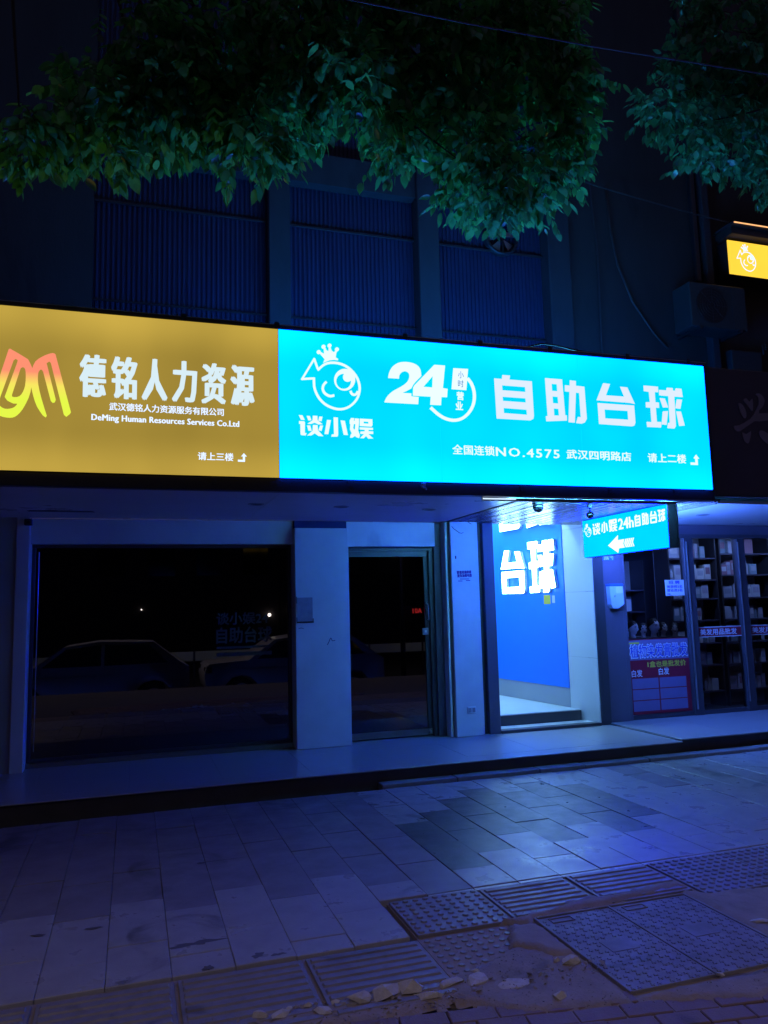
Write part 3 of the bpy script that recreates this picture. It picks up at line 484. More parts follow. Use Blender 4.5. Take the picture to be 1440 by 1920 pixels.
# uneven mortar skirts, made by hand round the covers and along the broken strip
from mathutils import noise as mn
def mortar_patch(pts, z, seed, step=0.022, soft=0.045, name='mortar_patch', mk='mortar'):
    """spilled mortar: a lumpy height field that thins out raggedly towards its outline"""
    P = [Vector(p) for p in pts]; n = len(P)
    x0 = min(p.x for p in P) - .05; x1 = max(p.x for p in P) + .05; y0 = min(p.y for p in P) - .05; y1 = max(p.y for p in P) + .05
    def sd(x, y):
        q = Vector((x, y)); d = 9.0; ins = False
        for i in range(n):
            a, b = P[i], P[(i + 1) % n]; ab = b - a; t = max(0, min(1, (q - a).dot(ab) / ab.length_squared)); d = min(d, (q - a - ab * t).length)
            if (a.y > y) != (b.y > y) and x < (b.x - a.x) * (y - a.y) / (b.y - a.y) + a.x: ins = not ins
        return d if ins else -d
    bm = bmesh.new(); grid = {}
    nx = int((x1 - x0) / step) + 1; ny = int((y1 - y0) / step) + 1
    for i in range(nx):
        for j in range(ny):
            x = x0 + i * step; y = y0 + j * step
            d = sd(x, y) + .022 * mn.noise(Vector((x * 14, y * 14, seed))) + .010 * mn.noise(Vector((x * 45, y * 45, seed)))
            if d < -.03: continue
            t = max(0, min(1, (d + .012) / soft)); t = t * t * (3 - 2 * t)
            h = -.016 + (z + .016) * t + (.0035 * mn.noise(Vector((x * 22, y * 22, seed + 5))) + .0020 * mn.noise(Vector((x * 70, y * 70, seed)))) * t
            grid[i, j] = bm.verts.new((x + .006 * mn.noise(Vector((x * 60, y * 60, 3))), y + .006 * mn.noise(Vector((x * 60, y * 60, 8))), h))
    for (i, j) in list(grid):
        q = [(i, j), (i + 1, j), (i + 1, j + 1), (i, j + 1)]
        if all(k in grid for k in q): bm.faces.new([grid[k] for k in q])
    return obj(name, bm, M[mk], pave, True)
mortar_patch([(1.83, 3.895), (2.02, 3.93), (2.24, 3.965), (2.30, 4.00), (2.47, 4.025), (2.62, 3.99), (2.80, 4.03), (3.08, 4.045), (3.10, 3.90), (3.02, 3.93), (2.5, 3.885), (2.05, 3.865), (1.98, 3.80)], 0.017, 1)
mortar_patch([(1.93, 3.86), (2.02, 3.80), (2.025, 3.0), (2.0, 2.93), (1.55, 3.05), (1.25, 3.28), (1.30, 3.42), (1.58, 3.50), (1.80, 3.62), (1.88, 3.80)], 0.006, 2)
mortar_patch([(1.86, 3.82), (2.02, 3.78), (2.02, 3.42), (1.93, 3.40), (1.84, 3.52), (1.76, 3.60)], 0.024, 3)
mortar_patch([(2.0, 3.0), (2.2, 3.01), (2.6, 2.99), (3.0, 3.05), (3.3, 3.0), (3.25, 2.82), (2.7, 2.85), (2.52, 2.78), (2.2, 2.90)], 0.008, 4)
mortar_patch([(3.0, 3.95), (3.12, 3.86), (3.6, 3.78), (4.5, 3.7), (4.4, 3.1), (3.2, 3.0), (2.99, 3.1)], 0.005, 5)
mortar_patch([(0.35, 3.32), (0.7, 3.42), (1.1, 3.40), (1.35, 3.42), (1.4, 3.25), (1.0, 3.20), (0.5, 3.26)], 0.004, 6)

struct_m = obj('mortar_bed', None or bmesh.new(), M['mortar'], pave)
bm = bmesh.new(); add_box(bm, 1.385, 6.5, 2.80, 4.37, -0.034, -0.010); add_box(bm, -6, 1.384, 3.24, 3.87, -0.034, -0.012); bm.to_mesh(struct_m.data); bm.free()
# brick paving in the near corner, each brick its own piece
bme = {}
def brick_piece(x, y, rz, mk='brick'):
    if mk not in bme:
        bm = bmesh.new(); add_box(bm, -0.0975, 0.0975, -0.0475, 0.0475, -0.05, 0, 0.004); me = bpy.data.meshes.new('brick'); bm.to_mesh(me); bm.free(); me.materials.append(M[mk]); bme[mk] = me
    o = bpy.data.objects.new('brick', bme[mk]); link(o, pave)
    o.location = (x, y, rnd.uniform(-0.006, 0.0)); o.rotation_euler = (rnd.uniform(-.012, .012), rnd.uniform(-.012, .012), rz + rnd.uniform(-.015, .015)); return o
rowi = 0
y = 3.19
ang = R(-9)
for r_ in range(11):
    for c_ in range(-7, 20):
        u = c_ * 0.201 + (0.1 if r_ % 2 else 0); v = -r_ * 0.101
        x = 0.35 + u * math.cos(ang) - v * math.sin(ang); yy = 3.27 + u * math.sin(ang) + v * math.cos(ang)
        if x < -0.9 or x > 4.3 or yy < 2.1: continue
        if yy > 3.19 + 0.0 * x: continue
        if yy > 2.95 and x > 2.0: continue
        brick_piece(x, yy, ang)

# ------------------------------------------------------------------ utility cover
cover = thing('utility_cover', 'pair of cast iron access covers with a studded pattern set in the pavement', 'utility cover', (2.5, 3.4, 0))
cme = cover
bm = bmesh.new()
for a in ((2.030, 2.045), (2.478, 2.492), (2.970, 2.985)): add_box(bm, a[0], a[1], 3.02, 3.86, -0.03, 0.008, 0.002)
add_box(bm, 2.0455, 2.4775, 3.848, 3.860, -0.03, 0.010, 0.002); add_box(bm, 2.4925, 2.9695, 3.848, 3.860, -0.03, 0.010, 0.002)
rel(obj('frame', bm, M['iron'], cover))
for (xa, xb) in ((2.0455, 2.4775), (2.4925, 2.9695)):
    pl = rel(box('cover_plate', xa, xb, 3.025, 3.844, -0.03, 0.003, M['iron'], cover, 0.002))
    bm = bmesh.new(); cx0 = (xa + xb) / 2
    nx = 13; ny = 24; sx = (xb - xa) / nx; sy = 0.82 / ny
    for i in range(nx):
        for j in range(ny):
            px_ = xa + (i + 0.5) * sx; py_ = 3.027 + (j + 0.5) * sy
            if abs(px_ - cx0) < 0.085 and abs(py_ - 3.43) < 0.075: continue
            if abs(px_ - (xa + 0.12)) < 0.09 and py_ > 3.76: continue
            if (i + j) % 3 == 2: continue
            for an in (R(20), R(110)):
                l = 0.0115; w = 0.0028; dx, dy = math.cos(an), math.sin(an)
                ps = [(px_ + dx*l*s1 - dy*w*s2, py_ + dy*l*s1 + dx*w*s2) for s1, s2 in ((-1,-1),(1,-1),(1,1),(-1,1))]
                lo = [bm.verts.new((*p, 0.002)) for p in ps]; hi = [bm.verts.new((*p, 0.0056 + (0.0002 if an > 1 else 0))) for p in ps]
                bm.faces.new(hi)
                for a in range(4): bm.faces.new((lo[a], lo[(a+1) % 4], hi[(a+1) % 4], hi[a]))
    add_box(bm, cx0 - 0.075, cx0 + 0.075, 3.37, 3.49, 0.002, 0.0055, 0.001)
    st = obj('studs', bm, M['iron'], pl); stuff(st)
    bm = bmesh.new()
    for q in ((xa+0.05, xa+0.18, 3.765, 3.771), (xa+0.05, xa+0.18, 3.815, 3.821), (xa+0.05, xa+0.056, 3.771, 3.815), (xa+0.174, xa+0.18, 3.771, 3.815)):
        add_box(bm, q[0], q[1], q[2], q[3], 0.002, 0.008)
    obj('lifting_slot', bm, M['iron'], pl)

# ------------------------------------------------------------------ broken mortar pieces lying about
def rock(seed, sx, sy, sz):
    """an angular broken lump: the convex hull of random points, chipped by a few flat cuts"""
    rn = random.Random(seed); bm = bmesh.new()
    for _ in range(22):
        d = Vector((rn.gauss(0, 1), rn.gauss(0, 1), rn.gauss(0, 1))).normalized() * rn.uniform(.8, 1.05)
        bm.verts.new((d.x * sx * rn.uniform(.8, 1.1), d.y * sy, max(d.z, -.3) * sz * rn.uniform(.6, 1.1)))
    r_ = bmesh.ops.convex_hull(bm, input=bm.verts[:])
    bmesh.ops.delete(bm, geom=list(set(g for g in r_['geom_interior'] if isinstance(g, bmesh.types.BMVert) and g.is_valid)), context='VERTS')
    return bm
chunks = [
 (0.527, 3.382, .045, .022, 'angular mortar crumb, leftmost of the line of rubble by the ribbed tiles'),
 (0.600, 3.360, .050, .020, 'flat low mortar flake second from the left end of the rubble line'),
 (0.640, 3.400, .022, .014, 'small pale pebble above the second flake of the rubble line'),
 (0.726, 3.392, .030, .020, 'small rounded mortar lump third along the rubble line'),
 (0.775, 3.330, .048, .022, 'split mortar flake lying nearer than its neighbours'),
 (0.835, 3.380, .026, .016, 'small white mortar crumb between two bigger flakes'),
 (0.945, 3.360, .062, .035, 'tall pale boulder-like lump left of the big heap'),
 (1.060, 3.362, .085, .042, 'largest pale mortar block in the heap on the pavement edge'),
 (1.155, 3.372, .070, .045, 'pale jagged block touching the largest mortar block on its right'),
 (1.215, 3.300, .070, .022, 'low flat piece in front of the mortar heap'),
 (1.345, 3.362, .085, .020, 'long thin mortar flake right of the heap'),
 (1.470, 3.350, .075, .018, 'second long mortar flake beside the buried studded tile'),
 (1.500, 3.430, .024, .012, 'little white chip on the buried studded tile'),
 (1.600, 3.262, .090, .010, 'very flat dusty flake farthest right of the long flakes'),
 (1.735, 3.095, .042, .026, 'single pale lump lying alone among the bricks'),
 (1.950, 3.350, .058, .034, 'pale broken lump against the left edge of the iron cover'),
 (1.890, 3.382, .026, .020, 'small grey stone left of the lump by the iron cover'),
 (2.485, 3.005, .024, .012, 'small white pebble at the near end of the joint between the covers'),
 (3.080, 3.400, .060, .012, 'flat white flake at the right edge beside the cover'),
]
for i, (x, yy, s, h, lab) in enumerate(chunks):
    o = obj('mortar_chunk', rock(i + 3, s, s * rnd.uniform(.5, .75), h), M['stone']); o.location = (x, yy, 0.004 + h * 0.2)
    o.rotation_euler = (0, 0, rnd.uniform(-.5, .5)); tag(o, lab, 'rubble', 'mortar rubble on the pavement')

# fine grit and crumbs that nobody could count, thickest along the broken edge
bm = bmesh.new(); rn = random.Random(77)
def crumb(x, y, z, s):
    P = [bm.verts.new((x + rn.uniform(-1, 1) * s, y + rn.uniform(-1, 1) * s, z + rn.uniform(0, 1.1) * s)) for _ in range(5)]
    for f in ((0, 1, 2), (0, 2, 3), (0, 3, 4), (1, 2, 4), (2, 3, 4), (0, 1, 4)): bm.faces.new([P[k] for k in f])
for _ in range(950):
    u = rn.random(); x = .2 + 1.9 * u; y = 3.33 + rn.gauss(0, .055) - .06 * u
    crumb(x, y, .001, rn.uniform(.003, .008) if rn.random() < .85 else rn.uniform(.009, .018))
for _ in range(500): crumb(rn.uniform(1.4, 2.03), rn.uniform(2.95, 3.75), .010, rn.uniform(.002, .006))
for _ in range(350): crumb(rn.uniform(1.9, 4.0), rn.choice([rn.gauss(3.93, .03), rn.gauss(2.93, .05)]), .010, rn.uniform(.002, .007))
for _ in range(500): crumb(rn.uniform(-1, 6), rn.uniform(3.8, 7.0), .0, rn.uniform(.0012, .0035))
stuff(tag(obj('loose_grit', bm, M['grit']), 'fine grit and mortar crumbs scattered over the pavement', 'grit'))
# flat dried spills on the slabs
def spill(x, y, rx, ry, seed, lab):
    rn = random.Random(seed); bm = bmesh.new(); n = 26; ph = rn.uniform(0, 6)
    pts = []
    for i in range(n):
        a = 2 * math.pi * i / n; k = 1 + .30 * math.sin(2 * a + ph) + .22 * math.sin(5 * a + ph * 2) + rn.uniform(-.14, .14); pts.append((x + rx * k * math.cos(a), y + ry * k * math.sin(a)))
    add_prism(bm, [pts], lambda a, b, d: Vector((a, b, .0052 - d)), .001); return tag(obj('pavement_stain', bm, M['grime']), lab, 'stain', 'dark stains on the paving slabs')
spill(.33, 4.205, .105, .028, 1, 'long dark stain in the middle of the near left slabs'); spill(.60, 3.955, .030, .024, 2, 'round dark stain just above the ribbed tiles')
spill(.695, 3.93, .030, .016, 3, 'small dark stain right of the round one above the ribbed tiles'); spill(.36, 3.91, .020, .026, 4, 'small dark blot nearest the ribbed tiles on the left'); spill(-.44, 4.61, .035, .012, 5, 'thin dark smear at the far left of the slabs')
spill(-.17, 4.60, .050, .010, 6, 'thin dark smear second from the left'); spill(.46, 5.47, .022, .020, 7, 'faint dark dot on the shaded slabs beyond')

# ------------------------------------------------------------------ platform in front of the shops
plat = struct(box('platform', -8, 5.60, 7.12, 13, -0.04, 0.136, M['riser']))
plat2 = struct(box('platform_right', 5.602, 16, 7.20, 13, -0.04, 0.156, M['riser']))
bm = bmesh.new(); add_box(bm, -8, 5.599, 7.085, 7.3, 0.1365, 0.150, 0.003); obj('platform_edge', bm, M['tile'], plat)
bm = bmesh.new(); add_box(bm, 5.603, 16, 7.11, 7.3, 0.1565, 0.172, 0.003); obj('platform_edge', bm, M['tile'], plat2)
bt = {}
for i in range(-10, 8):
    for j in range(2):
        x0 = 5.6 - (i + 11 - 0) * 0.8 + 0.0
for i in range(17):
    xa = 5.599 - (i + 1) * 0.8; xb = 5.599 - i * 0.8
    if xb < -8: break
    for (ya, ybb) in ((7.3015, 8.10), (8.1015, 8.9)):
        box('floor_tile', xa + .001, xb - .001, ya, ybb, 0.1365, 0.150 + rnd.uniform(-.0006, .0006), M['tile'], plat)
for i in range(8):
    xa = 5.603 + i * 0.8
    for (ya, ybb) in ((7.3015, 8.10), (8.1015, 8.9)):
        box('floor_tile', xa + .001, xa + .799, ya, ybb, 0.1565, 0.172 + rnd.uniform(-.0006, .0006), M['tile'], plat2)
bm = bmesh.new()
rn = random.Random(5); xk = 2.2
while xk < 12:
    l = rn.uniform(.5, .9); add_box(bm, xk, xk + l - .01, 6.985 + rn.uniform(-.006, .006), 7.118, -0.03, 0.034 + rn.uniform(-.003, .003), 0.006); xk += l
obj('kerb_strip', bm, M['kerb'], pave)
# ================================================================== BUILDING
bld = thing('shop_building', 'dark multi-storey building with shop fronts under a lit fascia and ribbed cladding above', 'building', (2.0, 8.5, 0))
def B(name, x0, x1, y0, y1, z0, z1, mk, parent=None, bev=0.0, label=None):
    o = box(name, x0, x1, y0, y1, z0, z1, M[mk], parent or bld, bev)
    if (parent or bld) is bld: rel(o)
    if label: o['label'] = label
    return o
SZ = 2.63                                    # soffit height
# upper storeys
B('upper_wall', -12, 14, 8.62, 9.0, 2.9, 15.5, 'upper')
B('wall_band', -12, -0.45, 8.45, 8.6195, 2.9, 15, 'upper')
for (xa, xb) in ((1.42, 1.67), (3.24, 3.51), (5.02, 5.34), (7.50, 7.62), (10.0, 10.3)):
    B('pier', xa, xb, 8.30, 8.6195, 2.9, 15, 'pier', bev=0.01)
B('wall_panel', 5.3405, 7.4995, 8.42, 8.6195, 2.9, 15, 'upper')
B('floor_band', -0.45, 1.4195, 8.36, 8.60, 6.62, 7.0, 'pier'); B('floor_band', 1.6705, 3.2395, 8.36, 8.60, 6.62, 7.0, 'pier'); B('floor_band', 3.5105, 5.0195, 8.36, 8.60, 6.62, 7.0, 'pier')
for (xa, xb) in ((-0.449, 1.419), (1.671, 3.239), (3.511, 5.019)):
    bm = bmesh.new(); n = int((xb - xa) / 0.052); w = (xb - xa) / n
    pts = []
    for i in range(n):
        x = xa + i * w; pts += [(x, 8.51), (x + w*.42, 8.51), (x + w*.55, 8.492), (x + w*.87, 8.492)]
    pts.append((xb, 8.51))
    for (za, zb) in ((2.95, 6.6195), (7.0005, 10.6), (10.65, 15)):
        lo = [bm.verts.new((*p, za)) for p in pts]; hi = [bm.verts.new((*p, zb)) for p in pts]
        for i in range(len(pts) - 1): bm.faces.new((lo[i], lo[i+1], hi[i+1], hi[i]))
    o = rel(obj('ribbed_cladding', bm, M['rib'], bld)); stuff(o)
    # dark steel transoms that break the cladding, slightly bowed
    for (za, zb) in ((4.98, 5.0), (6.1, 6.13)): rel(box('transom', xa, xb, 8.452, 8.472, za, zb, M['steel'], bld, .002))

# canopy: soffit panels, wood-slatted part, dark steel fascia frame
B('canopy_slab', -9, 5.60, 6.52, 8.44, 2.661, 2.92, 'shade_wall')
B('canopy_slab', 5.605, 14, 6.62, 8.44, 2.661, 2.90, 'shade_wall')
xs = [-9, -6, -3.6, -1.2, 1.18, 3.498]
for a, b in zip(xs[:-1], xs[1:]): B('soffit_panel', a + .0015, b - .0015, 6.425, 8.455, SZ, 2.660, 'soffit')
xs = [5.762, 8.2, 10.6, 13]
for a, b in zip(xs[:-1], xs[1:]): B('soffit_panel', a + .0015, b - .0015, 6.50, 8.455, SZ, 2.660, 'soffit')
B('soffit_trim', 3.500, 3.520, 6.425, 8.455, SZ - 0.008, 2.660, 'frame')
B('soffit_trim', 5.742, 5.760, 6.50, 8.455, SZ - 0.008, 2.660, 'frame')
B('slat_backing', 3.5205, 5.7415, 6.425, 8.62, 2.652, 2.660, 'woodbase')
bm = bmesh.new(); x = 3.524; rn = random.Random(3)
while x < 5.735:
    w = rn.uniform(.030, .040); add_box(bm, x, x + w, 6.43, 8.61, SZ + rn.uniform(-.004, .004), 2.6515, 0.002); x += w + rn.uniform(.008, .014)
stuff(rel(obj('ceiling_slats', bm, M['wood'], bld)))

# ---- left shop: wall, windows, door
GY = 8.66
B('wall_header', -0.98, 1.70, 8.50, 8.80, 2.372, 2.6295, 'white_wall'); B('wall_header', 2.32, 3.40, 8.50, 8.80, 2.345, 2.6295, 'white_wall')
B('wall', -9, -1.105, 8.43, 8.85, 0.14, 2.6295, 'shade_wall')
B('wall_jamb', -1.104, -0.981, 8.415, 8.80, 0.14, 2.6295, 'white_wall', bev=0.006)
B('pillar', 1.703, 2.318, 8.42, 8.85, 0.151, 2.545, 'white_wall', bev=0.006)
B('pillar_cap_void', 1.708, 2.312, 8.47, 8.85, 2.546, 2.6295, 'darkprint')
B('window_sill', -0.98, 1.702, 8.60, 8.76, 0.151, 0.198, 'brass', bev=0.004)
win = rel(box('window', -0.98, 1.702, 8.63, 8.70, 2.340, 2.371, M['frame'], bld))
def WB(x0, x1, y0, y1, z0, z1, mk='frame', nm='frame_bar'): return box(nm, x0, x1, y0, y1, z0, z1, M[mk], win, 0.002)
WB(-0.979, -0.945, 8.63, 8.70, 0.199, 2.339); WB(1.672, 1.701, 8.63, 8.70, 0.199, 2.339)
WB(-0.92, -0.912, 8.652, 8.658, 0.3, 2.30, 'alu', 'bright_edge')
gl = sheet('window_glass', [(-0.944, GY, 0.199), (1.671, GY, 0.199), (1.671, GY, 2.339), (-0.944, GY, 2.339)], M['glass_dark'], win)
box('bottom_rail', -0.944, 1.671, 8.645, 8.675, 0.199, 0.235, M['frame'], win)
# glazed door
door = rel(box('glass_door', 2.319, 3.405, 8.60, 8.70, 2.300, 2.344, M['frame'], bld))
for q in ((2.319, 2.352), (3.352, 3.405)): box('door_frame', q[0], q[1], 8.60, 8.70, 0.151, 2.299, M['frame'], door, 0.003)
box('top_rail', 2.353, 3.351, 8.635, 8.665, 2.235, 2.299, M['frame'], door, 0.002)
box('bottom_rail', 2.353, 3.351, 8.635, 8.665, 0.165, 0.235, M['brass'], door, 0.002)
box('door_stile', 3.30, 3.351, 8.637, 8.663, 0.236, 2.234, M['frame'], door, 0.002)
sheet('door_glass', [(2.353, 8.652, 0.236), (3.299, 8.652, 0.236), (3.299, 8.652, 2.234), (2.353, 8.652, 2.234)], M['glass_dark'], door)
bm = bmesh.new(); add_tube(bm, [(3.322, 8.636, 1.68), (3.322, 8.60, 1.675), (3.324, 8.592, 1.655), (3.332, 8.592, 1.50), (3.332, 8.60, 1.485), (3.332, 8.636, 1.48)], 0.009, 8); obj('door_handle', bm, M['alu'], door, True)
bm = bmesh.new(); add_cyl(bm, (3.318, 8.634, 0.20), (3.318, 8.612, 0.20), 0.022, 0.018, 14); obj('floor_lock', bm, M['alu'], door, True)  # metal disc added in place of a bright spot low on the door
# reveal strips beside the door and the broad white pier
B('door_reveal', 3.406, 3.498, 8.56, 8.80, 0.151, 2.6295, 'plum'); B('reveal_strip', 3.499, 3.528, 8.43, 8.80, 0.151, 2.6295, 'white_wall', bev=0.004)
B('reveal_gap', 3.529, 3.552, 8.46, 8.80, 0.151, 2.6295, 'plum')
B('broad_pier', 3.553, 3.905, 8.39, 8.85, 0.151, 2.6295, 'white_wall', bev=0.005, label='broad pale pier beside the lit entrance')
# dark rooms behind the glass
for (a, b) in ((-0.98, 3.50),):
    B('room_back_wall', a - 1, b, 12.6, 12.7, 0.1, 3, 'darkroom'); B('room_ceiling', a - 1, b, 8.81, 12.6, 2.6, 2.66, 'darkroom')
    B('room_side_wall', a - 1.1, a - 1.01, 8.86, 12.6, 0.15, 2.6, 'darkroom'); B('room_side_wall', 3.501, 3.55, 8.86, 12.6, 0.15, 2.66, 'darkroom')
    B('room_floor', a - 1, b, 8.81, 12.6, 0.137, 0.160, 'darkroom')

# ---- lit entrance
B('entrance_post', 3.906, 3.975, 8.46, 8.62, 0.151, 2.6295, 'frame', bev=0.003); B('entrance_jamb', 3.976, 4.115, 8.40, 8.56, 0.151, 2.622, 'plum', bev=0.005)
B('entrance_post', 5.482, 5.62, 8.40, 8.60, 0.151, 2.6295, 'frame', bev=0.004); B('entrance_post', 5.621, 5.885, 8.41, 8.60, 0.151, 2.6295, 'plum', bev=0.003)
B('entrance_sill', 4.116, 5.461, 8.38, 8.50, 0.151, 0.186, 'frame', bev=0.003); B('threshold', 4.116, 5.461, 8.501, 8.735, 0.151, 0.178, 'floor_in')
bm = bmesh.new(); add_box(bm, 4.116, 5.405, 8.736, 8.80, 0.151, 0.297, 0.002); rel(obj('step_riser', bm, M['frame'], bld))
def wx(y): return 5.456 - 0.0944 * (y - 8.555)             # the passage wall runs slightly to the left
bm = bmesh.new()
v = [bm.verts.new(p) for p in [(3.98, 8.801, .290), (wx(8.801), 8.801, .290), (wx(12.5), 12.5, .290), (3.98, 12.5, .290), (3.98, 8.801, .300), (wx(8.801), 8.801, .300), (wx(12.5), 12.5, .300), (3.98, 12.5, .300)]]
for f in [(0,3,2,1),(4,5,6,7),(0,1,5,4),(1,2,6,5),(2,3,7,6),(3,0,4,7)]: bm.faces.new([v[i] for i in f])
rel(obj('inner_floor', bm, M['floor_in'], bld))
def wallpiece(name, y0, y1, z0, z1, off, th, mk, gap=0.0015):
    bm = bmesh.new(); nx, ny = 0.9956, 0.0940                 # wall normal, pointing away from the passage
    P = []
    for zz in (z0 + gap, z1 - gap):
        for (yy, o_) in ((y0 + gap, -off), (y1 - gap, -off), (y1 - gap, th - off), (y0 + gap, th - off)):
            P.append(bm.verts.new((wx(yy) + nx * o_, yy + ny * o_, zz)))
    for f in [(0,3,2,1),(4,5,6,7),(0,1,5,4),(1,2,6,5),(2,3,7,6),(3,0,4,7)]: bm.faces.new([P[i] for i in f])
    bmesh.ops.recalc_face_normals(bm, faces=bm.faces)
    return rel(obj(name, bm, M[mk], bld))
wallpiece('passage_wall', 8.601, 12.6, 0.0, 3.45, -0.012, 0.08, 'shade_wall')
for (za, zb) in ((0.151, 0.955), (0.955, 1.78), (1.78, 2.60), (2.60, 3.4)): wallpiece('wall_tile', 8.415, 8.995, za, zb, 0.0, 0.010, 'whitetile', 0.002)
wallpiece('skirting', 8.996, 12.5, 0.301, 0.545, 0.0, 0.011, 'greybase')
wallpiece('blue_panel', 8.997, 12.5, 0.546, 3.4, 0.008, 0.018, 'blue')
B('passage_wall_left', 3.91, 3.975, 8.86, 12.6, 0.15, 3.45, 'whitetile'); B('passage_back_wall', 3.976, 5.2, 12.5, 12.6, 0.15, 3.45, 'blue')
B('passage_ceiling', 3.976, 5.5, 8.64, 12.5, 3.43, 3.50, 'white_wall'); B('passage_lintel', 3.976, 5.46, 8.56, 8.63, 2.661, 3.45, 'white_wall')
# lamps of the passage
for i, yy in enumerate((9.3, 10.6, 11.7)):
    t = thing('ceiling_lamp', ['bright ceiling lamp just inside the lit entrance', 'bright ceiling lamp in the middle of the lit passage', 'bright ceiling lamp at the far end of the lit passage'][i], 'ceiling lamp', (4.65, yy, 3.43), 'ceiling lamps inside the passage')
    rel(box('housing', 4.30, 5.0, yy - .07, yy + .07, 3.405, 3.4295, M['whitetile'], t, .003)); rel(box('diffuser', 4.32, 4.98, yy - .055, yy + .055, 3.392, 3.4045, M['E_room'], t))

# ---- shop on the right: glazed front
B('wall_header', 5.90, 14, 8.47, 8.75, 2.50, 2.6295, 'plum')
store = rel(box('shopfront', 5.886, 14, 8.42, 8.52, 2.452, 2.499, M['frame'], bld))
for (a, b, mk) in ((5.887, 5.945, 'plum'), (6.875, 7.02, 'frame'), (7.735, 7.865, 'frame'), (8.66, 8.80, 'frame'), (9.7, 9.8, 'frame')):
    box('mullion', a, b, 8.42, 8.52, 0.173, 2.451, M[mk], store, 0.003)
box('bright_edge', 6.905, 6.920, 8.405, 8.419, 0.25, 2.40, M['alu'], store); box('bright_edge', 7.742, 7.752, 8.408, 8.419, 0.30, 2.40, M['alu'], store)
for (a, b) in ((5.946, 6.874), (7.021, 7.734), (7.866, 8.659), (8.801, 9.699)):
    box('bottom_rail', a, b, 8.44, 8.50, 0.173, 0.225, M['frame'], store)
    sheet('shop_glass', [(a, 8.47, .226), (b, 8.47, .226), (b, 8.47, 2.451), (a, 8.47, 2.451)], M['glass'], store)
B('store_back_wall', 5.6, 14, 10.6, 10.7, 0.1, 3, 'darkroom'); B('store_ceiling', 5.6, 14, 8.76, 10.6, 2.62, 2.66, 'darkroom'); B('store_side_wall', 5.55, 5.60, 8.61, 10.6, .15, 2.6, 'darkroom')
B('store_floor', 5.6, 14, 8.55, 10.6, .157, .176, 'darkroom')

# ---- shelves and products
rackn = 0
def rack(x0, x1, y, zs, label):
    t = thing('shelf_rack', label, 'shelves', ((x0 + x1) / 2, y, 0.176), 'dark shelf racks behind the shop glass')
    for z in zs: rel(box('shelf', x0 + .022, x1 - .022, y, y + .30, z - .02, z, M['plum'], t))
    for a in (x0, x1 - .02): rel(box('side_panel', a, a + .02, y - .002, y + .302, .178, zs[-1] + .42, M['frame'], t))
    rel(box('back_panel', x0, x1, y + .303, y + .318, .178, zs[-1] + .42, M['shade_wall'], t))
    return t
rack(6.99, 7.80, 8.90, (0.40, 0.75, 1.05, 1.36, 1.66, 1.92, 2.22), 'dark shelf rack full of boxes behind the middle glass door')
rack(7.86, 8.75, 8.90, (0.40, 0.75, 1.05, 1.36, 1.66, 1.98, 2.28), 'dark shelf rack full of boxes behind the glass door cut by the picture edge')
rack(6.02, 6.92, 9.35, (0.50, 0.95, 1.50, 1.80), 'dim shelf rack deep behind the recruitment notice')
prodmats = [mat('carton_%d' % i, c, .55, .4, var=.25, vscale=12) for i, c in enumerate([(.72,.72,.75), (.55,.56,.62), (.40,.42,.50), (.58,.52,.62), (.42,.22,.28), (.30,.40,.46), (.80,.78,.76)])]
rn = random.Random(11)
def product(x, y, z, w, h, d, kind, lab, grp):
    bm = bmesh.new()
    if kind == 'box': add_box(bm, 0, w, 0, d, 0, h, 0.003)
    else:
        add_cyl(bm, (w/2, d/2, 0), (w/2, d/2, h*.74), w*.42, w*.42, 14); add_cyl(bm, (w/2, d/2, h*.74), (w/2, d/2, h*.82), w*.42, w*.20, 14); add_cyl(bm, (w/2, d/2, h*.82), (w/2, d/2, h), w*.20, w*.18, 10)
    o = obj('product_' + ('box' if kind == 'box' else 'bottle'), bm, rn.choice(prodmats)); o.location = (x, y, z)
    if kind == 'box':
        bm = bmesh.new(); add_box(bm, w*.15, w*.85, -0.0015, 0, h*.35, h*.8); obj('label_patch', bm, rn.choice(prodmats), o)
    return tag(o, lab, 'carton' if kind == 'box' else 'bottle', grp)
rows = [(2.22, 'top'), (1.92, 'second'), (1.66, 'third'), (1.36, 'fourth'), (1.05, 'fifth'), (.75, 'sixth'), (.40, 'lowest')]
ORD = ['first', 'second', 'third', 'fourth', 'fifth', 'sixth', 'seventh', 'eighth', 'ninth']
for (xa, xb, which) in ((7.03, 7.76, 'middle glass door'), (7.90, 8.60, 'right-edge glass door')):
    for zi, (z, nm) in enumerate(rows):
        z2 = z + (0.06 if xa > 7.8 and zi < 2 else 0)
        x = xa + rn.uniform(0, .04); cnt = {'box': 0, 'bottle': 0}
        while x < xb - .06:
            kind = 'box' if rn.random() < .75 else 'bottle'
            w = rn.uniform(.06, .17) if kind == 'box' else rn.uniform(.05, .065); h = rn.uniform(.14, .21)
            if x + w > xb: break
            if rn.random() < .96:
                product(x, 8.925 + rn.uniform(0, .04), z2 + .0005, w, h, .12 if kind == 'box' else w, kind,
                        '%s %s from the left on the %s shelf behind the %s' % (ORD[cnt[kind]], 'carton' if kind == 'box' else 'bottle', nm, which), 'products on the %s shelf behind the %s' % (nm, which))
                cnt[kind] += 1
            x += w + rn.uniform(.002, .010)
